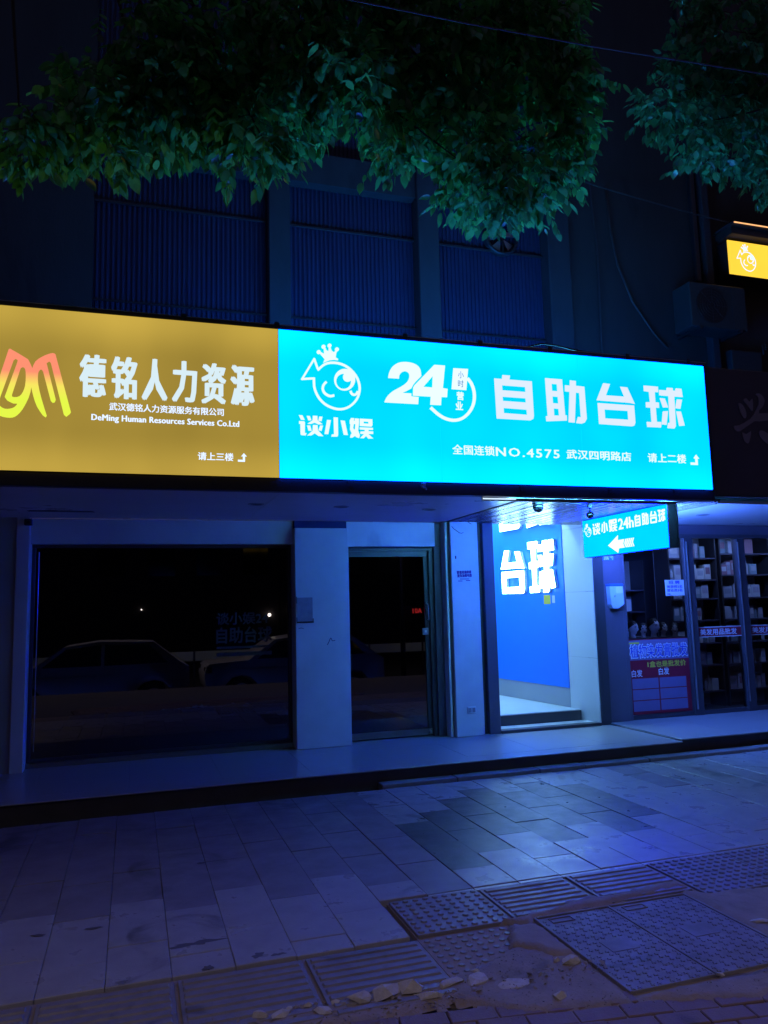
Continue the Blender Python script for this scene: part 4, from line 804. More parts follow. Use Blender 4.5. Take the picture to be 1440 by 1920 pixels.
for (x, z, w, h, lb) in ((6.10, 1.5, .05, .16, 'leftmost slim carton'), (6.2, 1.5, .05, .18, 'tallest slim carton'), (6.30, 1.5, .05, .15, 'third slim carton from the left'), (6.55, 1.5, .14, .17, 'wide carton'), (6.75, .95, .1, .2, 'lowest carton'), (6.45, 1.8, .12, .18, 'topmost carton')):
    product(x, 9.37, z + .0005, w, h, .1, 'box', lb + ' on the deep shelf rack behind the recruitment notice', 'slim cartons on the deep rack behind the notice')
t = thing('night_tube', 'dim tube lamp tucked behind the header of the right-hand shop', 'lamp', (7.6, 8.56, 2.49))
rel(box('housing', 5.98, 9.5, 8.525, 8.59, 2.4855, 2.4985, M['frame'], t)); rel(box('tube', 6.0, 9.48, 8.54, 8.58, 2.473, 2.485, M['E_store'], t))  # added lamp, hidden from view, that brightens the shelves
# display counter and mannequin heads behind the poster
cn = thing('display_counter', 'low dark counter carrying the mannequin heads behind the poster', 'counter', (6.4, 8.75, 0.176))
rel(box('top', 5.96, 6.90, 8.545, 8.88, 1.150, 1.170, M['frame'], cn, .003)); rel(box('front', 5.97, 6.89, 8.553, 8.575, .178, 1.1495, M['darkroom'], cn)); rel(box('side', 5.97, 5.99, 8.576, 8.87, .178, 1.1495, M['darkroom'], cn)); rel(box('side', 6.87, 6.89, 8.576, 8.87, .178, 1.1495, M['darkroom'], cn))
def head(x, s, rz, label, crop=1.0, tilt=0.0):
    bm = bmesh.new(); bmesh.ops.create_uvsphere(bm, u_segments=28, v_segments=22, radius=1)
    for v in bm.verts:
        p = v.co.copy(); x_, y_, z_ = p
        front = max(0.0, -y_)
        # skull long in depth, narrow jaw
        w = 0.078 * (1 - 0.34 * max(0, -z_) ** 1.3); d = 0.098 * (1 - 0.10 * max(0, -z_)); h = 0.122
        q = Vector((x_ * w, y_ * d, z_ * h))
        def bump(cx, cz, rx, rz_): return math.exp(-((q.x - cx) / rx) ** 2 - ((q.z - cz) / rz_) ** 2)
        if y_ < 0:
            q.y -= 0.030 * bump(0, -0.022, .012, .018) + 0.014 * bump(0, -0.002, .009, .03)   # nose
            q.y += 0.013 * (bump(.030, .010, .018, .012) + bump(-.030, .010, .018, .012))     # eye sockets
            q.y -= 0.009 * bump(0, -0.056, .018, .006) + 0.007 * bump(0, -0.068, .016, .006)  # lips
            q.y -= 0.012 * bump(0, -0.098, .020, .016)                                        # chin
            q.y -= 0.005 * (bump(.035, -.03, .018, .02) + bump(-.035, -.03, .018, .02))       # cheeks
            q.y -= 0.006 * bump(0, .032, .045, .010)                                          # brow
        else:
            q.y *= 1.0 - 0.35 * max(0, -z_)
        v.co = q
    # neck and foot
    prof = [(-0.070, .046, .008), (-0.105, .042, .012), (-0.14, .044, .014), (-0.162, .050, .012), (-0.172, .052, .010)]
    rings = []
    for (z_, r_, yo) in prof: rings.append([bm.verts.new((r_ * math.cos(a * math.pi / 9), r_ * 1.0 * math.sin(a * math.pi / 9) + yo, z_)) for a in range(18)])
    for a, b in zip(rings[:-1], rings[1:]):
        for i in range(18): bm.faces.new((a[i], b[i], b[(i+1) % 18], a[(i+1) % 18]))
    bm.faces.new(rings[-1])
    bmesh.ops.recalc_face_normals(bm, faces=bm.faces)
    o = obj('mannequin_head', bm, M['skin'], None, True); o.location = (x, 8.66, 1.1705 + 0.172 * s); o.scale = (s, s, s); o.rotation_euler = (0, 0, rz)
    tag(o, label, 'mannequin head', 'mannequin heads behind the shop glass')
    # dark wig: a shell over the skull that comes down low on the forehead and the nape
    wb = bmesh.new(); bmesh.ops.create_uvsphere(wb, u_segments=24, v_segments=16, radius=1)
    for v in wb.verts:
        k = 1 + .05 * math.sin(v.co.x * 17) * math.sin(v.co.y * 13 + v.co.z * 9); v.co = Vector((v.co.x * .088 * k, v.co.y * .104 * k + .012, v.co.z * .130 * k + .006))
    bmesh.ops.bisect_plane(wb, geom=wb.verts[:] + wb.edges[:] + wb.faces[:], plane_co=(0, -.10, -0.12 + 0.24 * min(crop, .86)), plane_no=(0, .75, 1), clear_inner=True)
    obj('wig', wb, M['wig'], o, True)
    bm = bmesh.new()
    for (cx, cz, w, h, yy) in ((0, -.060, .024, .009, -.106), ):
        bmesh.ops.create_uvsphere(bm, u_segments=10, v_segments=6, radius=1, matrix=Matrix.Translation((cx, yy, cz)) @ Matrix.Diagonal((w, .006, h, 1)))
    obj('lips', bm, M['lips'], o, True)
    if crop >= .75:
        for sx in (1, -1):
            bm = bmesh.new(); add_tube(bm, [(sx*.014, -.094, .026), (sx*.030, -.091, .033), (sx*.047, -.078, .026)], [.003, .005, .003], 6); obj('eyebrow', bm, M['lips'], o)
            bm = bmesh.new(); bmesh.ops.create_uvsphere(bm, u_segments=10, v_segments=6, radius=1, matrix=Matrix.Translation((sx*.030, -.079, .010)) @ Matrix.Diagonal((.015, .008, .007, 1))); obj('eye', bm, M['lips'], o, True)
    return o
head(6.035, .66, R(-5), 'leftmost pale mannequin head, partly hidden by the window post', .72)
head(6.19, .72, R(12), 'pale mannequin head facing right, second from the left', .9)
head(6.345, .62, R(-22), 'low-fringed mannequin head, third from the left', .55)
head(6.51, .80, R(8), 'tallest mannequin head with its brow showing, fourth from the left', 1.0)
head(6.655, .62, R(-5), 'low-fringed mannequin head, fifth from the left', .56)
head(6.83, .58, R(-30), 'rightmost mannequin head beside the mullion', .62)

# ---- posters, notices, stickers
post = thing('shop_poster', 'red and lilac hair dye poster on the lower glass under the mannequin heads', 'poster', (6.4, 8.463, .7))
rel(box('sheet', 5.952, 6.865, 8.462, 8.466, .232, 1.160, M['redprint'], post))
fp = frame((0, 8.4615, 0), (1, 0, 0), (0, 0, 1))
rel(box('title_band', 5.956, 6.862, 8.4595, 8.4615, .90, 1.150, M['paper_lilac'], post))
fp2 = frame((0, 8.459, 0), (1, 0, 0), (0, 0, 1))
rel(text_obj('title_outline', '植物染发膏批发', fp2, (5.975, .925, .875, .175), M['whiteprint'], post, .045, 1.0, .0003)); rel(text_obj('title', '植物染发膏批发', fp2, (5.98, .932, .865, .162), M['blueprint'], post, .012, 1.0, .0003, .0012))
rel(text_obj('subtitle', '1盒也是批发价', fp, (6.23, .805, .58, .075), M['yellowprint'], post, .02, 1.0, .0003, .0005))
for q in ((5.985, .695), (6.39, .705)): rel(text_obj('caption', '白发', fp, (q[0], q[1], .155, .085), M['whiteprint'], post, .02, 1.0, .0003, .0005))
for (xa, xb) in ((5.985, 6.375), (6.395, 6.80)):
    for k in range(3): rel(box('print_box', xa, xb, 8.4600, 8.4615, .270 + k * .138, .270 + k * .138 + .126, M['paper_lilac'], post))
orn = rel(box('amber_mark', 5.962, 6.12, 8.4575, 8.4592, 1.105, 1.125, M['yellowprint'], post))
rec = thing('recruitment_notice', 'small white recruitment notice with dark writing taped inside the glass', 'notice', (6.7, 8.461, 1.8))
rel(box('sheet', 6.575, 6.868, 8.459, 8.462, 1.702, 1.905, M['paper'], rec))
fr_ = frame((0, 8.4585, 0), (1, 0, 0), (0, 0, 1))
rel(text_obj('heading', '招 聘', fr_, (6.63, 1.852, .17, .042), M['blueprint'], rec, .03, 1.0, .0003)); rel(text_obj('line', '美容师2名', fr_, (6.60, 1.800, .235, .036), M['blueprint'], rec, .03, 1.0, .0003))
rel(text_obj('line', '营业员3名', fr_, (6.60, 1.752, .235, .036), M['blueprint'], rec, .03, 1.0, .0003)); rel(text_obj('line', '电话', fr_, (6.60, 1.712, .045, .022), M['blueprint'], rec, .02, 1.0, .0003))
for (xa, xb, bd, lab) in ((7.025, 7.735, '美发用品批发', 'narrow red band with white lettering across the middle shop door'), (7.868, 8.655, '美发用品批发', 'narrow red band across the door at the right picture edge')):
    t = thing('door_band', lab, 'sticker', ((xa + xb) / 2, 8.465, 1.22), 'red lettered bands across the shop doors')
    rel(box('band', xa, xb, 8.463, 8.466, 1.150, 1.285, M['redprint'], t)); rel(box('band_edge', xa, xb, 8.4615, 8.463, 1.274, 1.285, M['paper'], t)); rel(box('band_edge', xa, xb, 8.4615, 8.463, 1.150, 1.160, M['paper'], t))
    rel(text_obj('lettering', bd, frame((0, 8.4625, 0), (1, 0, 0), (0, 0, 1)), (xa + .045, 1.178, xb - xa - .12, .078), M['whiteprint'], t, .02, 1.0, .0003))
# paper notice in its half-torn frame on the pillar
t = thing('paper_notice', 'grimy paper sheet in a broken dark frame on the white pillar', 'notice', (1.81, 8.415, 1.65))
rel(box('sheet', 1.722, 1.895, 8.416, 8.419, 1.515, 1.775, M['grimy'], t)); rel(box('frame_strip', 1.715, 1.905, 8.412, 8.419, 1.497, 1.514, M['black'], t)); rel(box('frame_strip', 1.713, 1.7215, 8.413, 8.419, 1.515, 1.56, M['black'], t)); rel(box('frame_strip', 1.713, 1.7215, 8.413, 8.419, 1.71, 1.785, M['black'], t)); rel(box('frame_strip', 1.8955, 1.904, 8.413, 8.419, 1.515, 1.545, M['black'], t))
frp = frame((0, 8.4195, 0), (1, 0, 0), (0, 0, 1))
def scribble(name, pts, w, m, lab, cat, y=8.4185):
    bm = bmesh.new(); add_tube(bm, [(p[0], y, p[1]) for p in pts], w, 6); return tag(obj(name, bm, m), lab, cat)
scribble('paint_mark', [(2.055, 1.250), (2.075, 1.285), (2.093, 1.325), (2.100, 1.322), (2.112, 1.292), (2.145, 1.296)], .0042, M['darkprint'], 'short dark painted squiggle on the white pillar', 'graffiti')
scribble('tape_residue', [(1.735, 1.440), (1.765, 1.444), (1.792, 1.438)], .006, M['grimy'], 'grey smear of tape under the broken frame on the pillar', 'stain')
# printed advertisement, wires and socket on the broad pier
t = thing('printed_advert', 'small dark violet stencilled advertisement on the broad pale pier', 'sticker', (3.71, 8.389, 2.0))
fq = frame((0, 8.3895, 0), (1, 0, 0.03), (0, 0, 1))
for i, (s_, q) in enumerate([('管道疏通维修', (3.622, 2.012, .185, .036)), ('清洗油烟电器', (3.626, 1.972, .185, .036))]): rel(text_obj('stencil_line', s_, fq, (q[0], q[1] - q[0] * .03, q[2], q[3]), M['violet'], t, .06, 1.0, .0004))
rel(box('print_bar', 3.66, 3.775, 8.3885, 8.3895, 1.948, 1.957, M['violet'], t)); rel(box('print_bar', 3.635, 3.69, 8.3885, 8.3895, 1.925, 1.934, M['violet'], t)); rel(box('print_bar', 3.735, 3.79, 8.3885, 8.3895, 1.929, 1.938, M['violet'], t))
t = thing('wall_socket', 'grey double socket plate low on the broad pale pier', 'socket', (3.75, 8.385, .45))
rel(box('plate', 3.690, 3.795, 8.378, 8.389, .405, .485, M['paper'], t, .004)); rel(box('gang', 3.700, 3.738, 8.374, 8.3775, .42, .47, M['grimy'], t)); rel(box('gang', 3.748, 3.786, 8.374, 8.3775, .42, .47, M['grimy'], t))
scribble('loose_wire', [(3.575, 2.575), (3.60, 2.545), (3.64, 2.52), (3.672, 2.497), (3.70, 2.492), (3.722, 2.502)], .0035, M['cable'], 'stub of loose wire hanging at the top left of the broad pier', 'wire', 8.383)
scribble('loose_wire', [(3.79, 2.628), (3.81, 2.612), (3.83, 2.602)], .0035, M['cable'], 'short wire end at the top right of the broad pier', 'wire', 8.383)
o = box('wall_clip', 3.606, 3.618, 8.380, 8.3895, 2.19, 2.225, M['darkprint']); tag(o, 'tiny dark clip above the stencilled advertisement', 'clip')
# notices inside the glass door
o = box('red_notice', 3.060, 3.165, 8.70, 8.704, 1.485, 1.655, mat('notice_pink', (.55, .12, .30), .6)); tag(o, 'dim pink notice behind the glass door beside the red digits', 'notice')
t = thing('digital_clock', 'small glowing red digital display behind the glass door', 'clock', (3.24, 8.75, 1.59))
rel(box('case', 3.165, 3.325, 8.74, 8.78, 1.555, 1.635, M['black'], t, .004)); rel(text_obj('digits', '10A', frame((0, 8.7385, 0), (1, 0, 0), (0, 0, 1)), (3.185, 1.568, .115, .055), M['E_red'], t, .02, 1.0, .001))
t = thing('door_controller', 'small pale square switch beside the door handle', 'switch', (3.30, 8.63, 1.35))
rel(box('plate', 3.258, 3.335, 8.622, 8.634, 1.312, 1.392, M['grimy'], t, .004)); rel(box('button', 3.283, 3.310, 8.617, 8.6215, 1.338, 1.366, M['paper'], t, .002))
t = thing('window_decal', 'faint lettered decal on the lower right of the big dark window', 'decal', (1.2, 8.655, 1.3))
fd = frame((0, 8.6575, 0), (1, 0, .0), (0, 0, 1)); dm = mat('faint_decal', (.02, .02, .04), .7)
rel(text_obj('decal_line', '谈小娱24', fd, (.88, 1.50, .56, .13), dm, t, .03, 1.0, .0004)); rel(text_obj('decal_line', '自助台球', fd, (.88, 1.30, .60, .17), dm, t, .03, 1.0, .0004)); rel(box('decal_bar', .88, 1.48, 8.656, 8.6575, 1.24, 1.265, dm, t)); rel(box('decal_bar', .88, 1.48, 8.656, 8.6575, 1.16, 1.20, dm, t))
# white stickers inside the passage on the blue panel
def on_wall(name, y0, y1, z0, z1, mk, lab, cat='sticker', off=.010, th=.002):
    bm = bmesh.new(); P = []
    for zz in (z0, z1):
        for (yy, o_) in ((y0, -off), (y1, -off), (y1, th - off), (y0, th - off)): P.append(bm.verts.new((wx(yy) + o_ - .001, yy, zz)))
    for f in [(0,3,2,1),(4,5,6,7),(0,1,5,4),(1,2,6,5),(2,3,7,6),(3,0,4,7)]: bm.faces.new([P[i] for i in f])
    bmesh.ops.recalc_face_normals(bm, faces=bm.faces); return tag(obj(name, bm, M[mk]), lab, cat)
on_wall('notice_sticker', 9.31, 9.46, 1.632, 1.755, 'yellowprint', 'small yellow notice below the glowing letters on the blue panel')
on_wall('notice_sticker', 9.21, 9.27, 1.645, 1.745, 'paper', 'small white notice right of the yellow one on the blue panel')
# house number plate and letter box on the dark post
t = thing('number_plate', 'small blue house number plate under the arrow sign', 'house number', (5.70, 8.40, 2.22))
rel(box('plate', 5.625, 5.790, 8.401, 8.4095, 2.160, 2.255, M['bluebox'], t, .003)); rel(text_obj('number', '206', frame((0, 8.4005, 0), (1, 0, 0), (0, 0, 1)), (5.635, 2.168, .075, .050), M['whiteprint'], t, .01, 1.0, .0004)); rel(text_obj('number', '号', frame((0, 8.4005, 0), (1, 0, 0), (0, 0, 1)), (5.742, 2.168, .035, .06), M['whiteprint'], t, .01, 1.0, .0004)); rel(text_obj('number', '-1', frame((0, 8.4005, 0), (1, 0, 0), (0, 0, 1)), (5.713, 2.195, .024, .028), M['whiteprint'], t, .01, 1.0, .0004))
t = thing('letter_box', 'pale wall box with a blue lid and slanted bottom on the dark post', 'wall box', (5.74, 8.36, 1.72))
bm = bmesh.new(); add_prism(bm, [[(5.650, 1.835), (5.838, 1.835), (5.845, 1.612), (5.755, 1.560), (5.683, 1.562), (5.660, 1.610)]], frame((0, 8.325, 0), (1, 0, 0), (0, 0, 1)), .083); rel(obj('body', bm, M['mailbox'], t))
rel(box('lid', 5.645, 5.843, 8.32, 8.409, 1.836, 1.862, M['bluebox'], t, .004)); rel(box('window', 5.735, 5.830, 8.321, 8.3245, 1.745, 1.825, M['paper'], t)); bm = bmesh.new(); add_cyl(bm, (5.715, 8.3245, 1.715), (5.715, 8.318, 1.715), .011, .009, 12); rel(obj('lock', bm, M['alu'], t))

# ---- things under the soffit
def downlight(x, y, lab):
    t = thing('downlight', lab, 'ceiling light', (x, y, SZ), 'unlit recessed downlights in the soffit')
    bm = bmesh.new(); n = 28
    R_ = [(.078, -.0005), (.074, -.006), (.058, -.007), (.054, -.001), (.045, .022)]
    rings = [[bm.verts.new((r*math.cos(2*math.pi*i/n), r*math.sin(2*math.pi*i/n), z)) for i in range(n)] for r, z in R_]
    for a, b in zip(rings[:-1], rings[1:]):
        for i in range(n): bm.faces.new((a[i], a[(i+1) % n], b[(i+1) % n], b[i]))
    obj('trim_ring', bm, M['alu'], t, True)
    bm = bmesh.new(); add_cyl(bm, (0, 0, -.0018), (0, 0, -.0008), .056, .056, 24); obj('lens', bm, M['black'], t)
downlight(2.883, 7.325, 'unlit recessed downlight nearest the entrance in the pale soffit')
downlight(1.928, 7.232, 'unlit recessed downlight above the white pillar')
downlight(1.085, 7.145, 'unlit recessed downlight above the big dark window')
downlight(6.355, 7.41, 'unlit recessed downlight in the soffit of the right-hand shop')
downlight(4.211, 6.746, 'pale round downlight in the slatted wooden ceiling')
t = thing('slot_vent', 'long dark slot vent in the left end of the soffit', 'vent', (-.7, 7.88, SZ))
rel(box('slot', -.93, -.37, 7.84, 7.91, 2.624, 2.6295, M['black'], t, .002)); rel(box('lip', -.945, -.355, 7.825, 7.8395, 2.626, 2.6295, M['frame'], t)); rel(box('lip', -.945, -.355, 7.9105, 7.925, 2.626, 2.6295, M['frame'], t))
def dome_cam(x, y, lab, bullet=False):
    t = thing('security_camera', lab, 'security camera', (x, y, 2.626), 'security cameras under the slatted ceiling')
    bm = bmesh.new()
    add_cyl(bm, (0, 0, 0), (0, 0, -.03), .055 if not bullet else .03, .058 if not bullet else .03, 20); obj('base', bm, M['black'], t, False)
    bm = bmesh.new()
    if bullet: add_cyl(bm, (0, 0, -.03), (0, 0, -.075), .012, .012, 10); bmesh.ops.create_uvsphere(bm, u_segments=20, v_segments=14, radius=.040, matrix=Matrix.Translation((0, 0, -.105)))
    else: bmesh.ops.create_uvsphere(bm, u_segments=24, v_segments=16, radius=.052, matrix=Matrix.Translation((0, 0, -.055)))
    obj('dome', bm, M['dome'], t, True)
    bm = bmesh.new(); add_cyl(bm, (0, -.03, -.06 if not bullet else -.105), (0, -.055, -.065 if not bullet else -.108), .014, .014, 14); obj('lens', bm, M['black'], t)
dome_cam(3.727, 6.60, 'black dome camera under the slatted ceiling, left one')
dome_cam(4.401, 6.75, 'smaller black ball camera under the slatted ceiling, right one', True)
t = thing('door_sensor', 'little dark box in the corner above the left shop wall', 'sensor', (-.98, 8.40, 2.60))
rel(box('case', -1.03, -.955, 8.36, 8.414, 2.545, 2.61, M['black'], t, .006)); rel(box('lens', -1.01, -.975, 8.355, 8.3595, 2.56, 2.585, M['dome'], t))
# ================================================================== SIGNS
FY = 6.30
sf = frame((0, FY, 0), (1, 0, 0), (0, 0, 1))
def lightbox(root, x0, x1, z0, z1, face_m, y0=FY, depth=.12):
    rel(box('face', x0, x1, y0, y0 + .012, z0, z1, face_m, root)); rel(box('casing', x0 + .002, x1 - .002, y0 + .0125, y0 + depth, z0 + .002, z1 - .002, M['steel'], root))
sy = thing('fascia_sign', 'yellow lit fascia sign with a red and yellow emblem and white raised characters', 'sign', (0, 6.35, 2.73))
lightbox(sy, -4.6, 1.150, 2.740, 4.020, M['E_yellow'])
rel(glyph_obj('emblem', 'm', sf, None, M['E_dm'], sy, .030, .034)); rel(glyph_obj('emblem', 'd', sf, None, M['E_dm'], sy, .030, .034))
# six raised characters: heavy verticals, thin horizontals
big = '德铭人力资源'; xL, xR = -.415, .952; pitch = (xR - xL + .028) / 6
for i, ch in enumerate(big):
    wch = pitch - .040
    rel(text_obj('raised_character', ch, sf, (xL + i * pitch + .012, 3.335, wch - .018, .335), M['E_white2'], sy, .006, 1.0, .028, .002, .022, copies=3))
rel(text_obj('company_line', '武汉德铭人力资源服务有限公司', sf, (-.190, 3.238, .884, .062), M['E_white'], sy, .004, 1.0, .004, .002, .003, copies=2))
rel(text_obj('english_line', 'DeMing Human Resources Services Co.Ltd', sf, (-.319, 3.137, 1.138, .064), M['E_white'], sy, .0, 1.05, .004, .002, .005, copies=3))
rel(text_obj('floor_line', '请上三楼', sf, (.490, 2.865, .282, .064), M['E_white'], sy, .014, 1.0, .004, .002, .003))
def up_arrow(root, x, z, s, m):
    p = [(0, 0), (.80, 0), (.80, .62), (1.0, .62), (.67, 1.0), (.36, .62), (.56, .62), (.56, .22), (0, .22)]
    bm = bmesh.new(); add_prism(bm, [[(x + a * s, z + b * s) for a, b in p]], lambda a, b, d: sf(a, b, d - .006), .006); rel(obj('arrow', bm, m, root))
up_arrow(sy, .810, 2.862, .072, M['E_white'])

sc = thing('fascia_sign', 'bright cyan lit fascia sign with a crowned fish emblem and large white characters', 'sign', (3.3, 6.35, 2.73))
lightbox(sc, 1.157, 5.548, 2.740, 4.020, M['E_cyan'])
for k, nm in (('fish', 'emblem'), ('tan', 'character'), ('xiao', 'character'), ('yu', 'character'), ('two', 'numeral'), ('four', 'numeral'), ('arc', 'arc'), ('hourbox', 'panel'), ('zi', 'character'), ('zhu', 'character'), ('tai', 'character'), ('qiu', 'character')):
    rel(glyph_obj(nm, k, sf, None, M['E_lilac'] if k in ('zi', 'zhu', 'tai', 'qiu') else M['E_white'], sc, .006, .006 + (.004 if k == 'four' else 0)))
# thin cyan gap where the 4 overlaps the 2
g4 = GLYPHS['four'][0][0]; cx_ = sum(p[0] for p in g4) / len(g4); cz_ = sum(p[1] for p in g4) / len(g4)
bm = bmesh.new(); add_prism(bm, [[(cx_ + (p[0] - cx_) * 1.07, cz_ + (p[1] - cz_) * 1.05) for p in g4]], lambda a, b, d: sf(a, b, d - .0085), .002); rel(obj('numeral_outline', bm, M['E_cyanprint'], sc))
rel(text_obj('hour_text', '小', sf, (2.800, 3.703, .056, .066), M['E_teal'], sc, .0, 1.0, .001, .0075)); rel(text_obj('hour_text', '时', sf, (2.796, 3.620, .056, .066), M['E_teal'], sc, .0, 1.0, .001, .0075))
rel(text_obj('open_text', '营', sf, (2.782, 3.500, .066, .075), M['E_white'], sc, .02, 1.0, .006, .002)); rel(text_obj('open_text', '业', sf, (2.768, 3.408, .068, .075), M['E_white'], sc, .02, 1.0, .006, .002))
for s_, xa, xb in (('全国连锁', 2.721, 3.135), ('NO.4575', 3.152, 3.808), ('武汉四明路店', 3.888, 4.600), ('请上二楼', 4.796, 5.243)):
    rel(text_obj('small_text', s_, sf, (xa, 2.996, xb - xa, .088 if s_[0] != 'N' else .080), M['E_white'], sc, .012, 1.22 if s_[0] == 'N' else 1.06, .004, .002, .004 if s_[0] == 'N' else .003))
up_arrow(sc, 5.300, 2.985, .105, M['E_white'])

rel(box('open_top', 1.18, 5.52, 6.423, 6.60, 4.040, 4.052, M['E_leak'], sc)); rel(box('back_panel', 1.157, 5.548, 6.602, 6.62, 2.95, 4.0, M['E_boxback'], sc))  # added glowing top and back that throw blue light on the wall above
for x in (2.61, 4.06): rel(box('face_seam', x, x + .0035, FY - .0012, FY - .0002, 2.742, 4.018, M['E_cyanprint'], sc))
# steel frame round the fascia
fs = thing('sign_frame', 'dark steel frame with brackets round the yellow and cyan fascia signs', 'frame', (2, 6.4, 2.63))
rel(box('top_rail', -4.7, 5.60, 6.31, 6.40, 4.024, 4.062, M['steel'], fs, .004)); rel(box('back_rail', -4.7, 5.60, 6.603, 6.64, 4.006, 4.048, M['steel'], fs, .003))
rel(box('top_trim', -4.7, 5.60, 6.318, 6.326, 4.0625, 4.070, M['alu'], fs))
rel(box('bottom_rail', -4.7, 5.60, 6.335, 6.424, 2.630, 2.736, M['steel'], fs, .004)); rel(box('bottom_trim', 3.42, 5.60, 6.329, 6.3345, 2.628, 2.636, M['alu'], fs))
rel(box('end_post', 5.556, 5.604, 6.315, 6.42, 2.7365, 4.0235, M['steel'], fs, .004)); rel(box('end_trim', 5.5485, 5.5555, 6.305, 6.314, 2.75, 4.01, M['alu'], fs))
for x in (.35, 1.12, 2.28, 3.02, 3.75, 4.62, 5.35):
    rel(box('bracket', x, x + .045, 6.30, 6.312, 4.024, 4.085, M['steel'], fs, .002))
for x in (.6, 1.75, 3.4, 4.35, 5.1): rel(box('bracket', x, x + .045, 6.322, 6.3345, 2.68, 2.739, M['steel'], fs, .002))
bm = bmesh.new(); add_tube(bm, [(3.55, 6.36, 4.078), (3.70, 6.34, 4.12), (3.85, 6.34, 4.118), (4.02, 6.35, 4.098), (4.20, 6.37, 4.085), (4.6, 6.36, 4.075), (5.2, 6.37, 4.072)], .008, 6)
tag(obj('loose_cable', bm, M['greycable'], None, True), 'pale loose cable lying along the top of the cyan sign', 'cable')
t = thing('hook_bracket', 'small bright metal hook bracket under the middle of the cyan sign', 'bracket', (2.43, 6.33, 2.70))
bm = bmesh.new(); add_tube(bm, [(2.445, 6.322, 2.735), (2.43, 6.305, 2.72), (2.41, 6.305, 2.705), (2.425, 6.31, 2.69), (2.455, 6.312, 2.683), (2.462, 6.315, 2.668)], .008, 7); rel(obj('hook', bm, M['alu'], t, True)); rel(box('plate', 2.425, 2.465, 6.3295, 6.3345, 2.70, 2.735, M['alu'], t))

t = thing('led_strip', 'thin bright light strip along the front edge of the slatted ceiling under the cyan sign', 'light strip', (4.4, 6.43, 2.62))
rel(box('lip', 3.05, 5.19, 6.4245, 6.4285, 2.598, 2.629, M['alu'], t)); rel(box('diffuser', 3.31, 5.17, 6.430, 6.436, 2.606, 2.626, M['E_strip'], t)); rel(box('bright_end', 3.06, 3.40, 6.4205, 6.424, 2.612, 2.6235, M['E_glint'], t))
# projecting arrow sign
ax = 5.20
ar = thing('projecting_sign', 'cyan lit box sign with an arrow, hung at right angles beside the entrance', 'sign', (5.25, 7.36, 2.40))
rel(box('face', ax - .006, ax, 6.585, 8.145, 2.180, 2.622, M['E_arrow'], ar)); rel(box('casing', ax + .0005, ax + .11, 6.580, 8.150, 2.176, 2.6265, M['steel'], ar, .003)); rel(box('end_cap', ax + .1105, ax + .125, 6.575, 6.615, 2.176, 2.6265, M['steel'], ar)); rel(box('back_face', ax + .1105, ax + .115, 6.62, 8.145, 2.180, 2.622, M['E_back'], ar))
fa = frame((ax - .0065, 0, 0), (0, -1, 0), (0, 0, 1))
def yt(y0, y1, z0, z1): return (-y0, z0, y0 - y1, z1 - z0)
for k, nm, q in (('fish', 'emblem', (8.118, 7.958, 2.42, 2.582)), ('tan', 'character', (7.922, 7.770, 2.432, 2.565)), ('xiao', 'character', (7.747, 7.618, 2.438, 2.565)), ('yu', 'character', (7.591, 7.438, 2.436, 2.575)),
                 ('zi', 'character', (7.111, 7.013, 2.447, 2.575)), ('zhu', 'character', (6.985, 6.875, 2.449, 2.577)), ('tai', 'character', (6.849, 6.736, 2.450, 2.580)), ('qiu', 'character', (6.716, 6.600, 2.455, 2.580))):
    rel(glyph_obj(nm, k, fa, yt(*q), M['E_white_small'], ar, .003, .004))
rel(text_obj('lettering', '24h', fa, yt(7.407, 7.137, 2.447, 2.566), M['E_white_small'], ar, .02, 1.0, .003, .002, .010))
bm = bmesh.new()
def ya(y, z): return (-y, z)
add_prism(bm, [[ya(7.635, 2.284), ya(7.434, 2.385), ya(7.440, 2.330), ya(7.32, 2.332), ya(7.345, 2.284), ya(7.32, 2.238), ya(7.430, 2.236), ya(7.446, 2.186)]], lambda a, b, d: fa(a, b, d - .004), .003)
for k in range(5):
    y0 = 7.300 - k * .034; w = .024 - k * .001
    add_prism(bm, [[ya(y0, 2.332), ya(y0 - w, 2.332), ya(y0 - w + .025, 2.284), ya(y0 - w, 2.238), ya(y0, 2.238), ya(y0 + .025, 2.284)]], lambda a, b, d: fa(a, b, d - .004), .003)
rel(obj('arrow', bm, M['E_white_small'], ar))

# channel letters on the passage wall
def wf(a, b, d):
    y = -a
    return Vector((wx(y) - .070 + d * .9956, y + d * .094, b))
cl = thing('channel_letters', 'large glowing white channel letters on the blue wall inside the entrance', 'illuminated letters', (5.35, 9.8, 2.1))
for k, q in (('tai', (10.42, 9.82, 1.79, 2.43)), ('qiu', (9.70, 9.10, 1.79, 2.50)), ('zi', (10.42, 9.88, 2.72, 3.36)), ('zhu', (9.70, 9.12, 2.70, 3.38))):
    g = glyph_obj('letter', k, wf, yt(*q), M['E_letter'], cl, .012, .0); rel(g)
    g2 = glyph_obj('letter_return', k, lambda a, b, d: wf(a, b, d + .0125), yt(*q), M['whitetile'], cl, .046, .0); rel(g2)

# unlit sign of the neighbour
ns = thing('fascia_sign', 'unlit dark fascia board with a faded brush-written character at the right edge', 'sign', (7.5, 6.45, 2.68))
rel(box('board', 5.660, 12, 6.41, 6.52, 2.690, 4.06, M['board'], ns, .004)); rel(box('edge_trim', 5.662, 12, 6.402, 6.409, 2.690, 2.700, M['steel'], ns))
rel(glyph_obj('character', 'xing', frame((0, 6.4085, 0), (1, 0, 0), (0, 0, 1)), None, M['fadedletter'], ns, .006, .006))

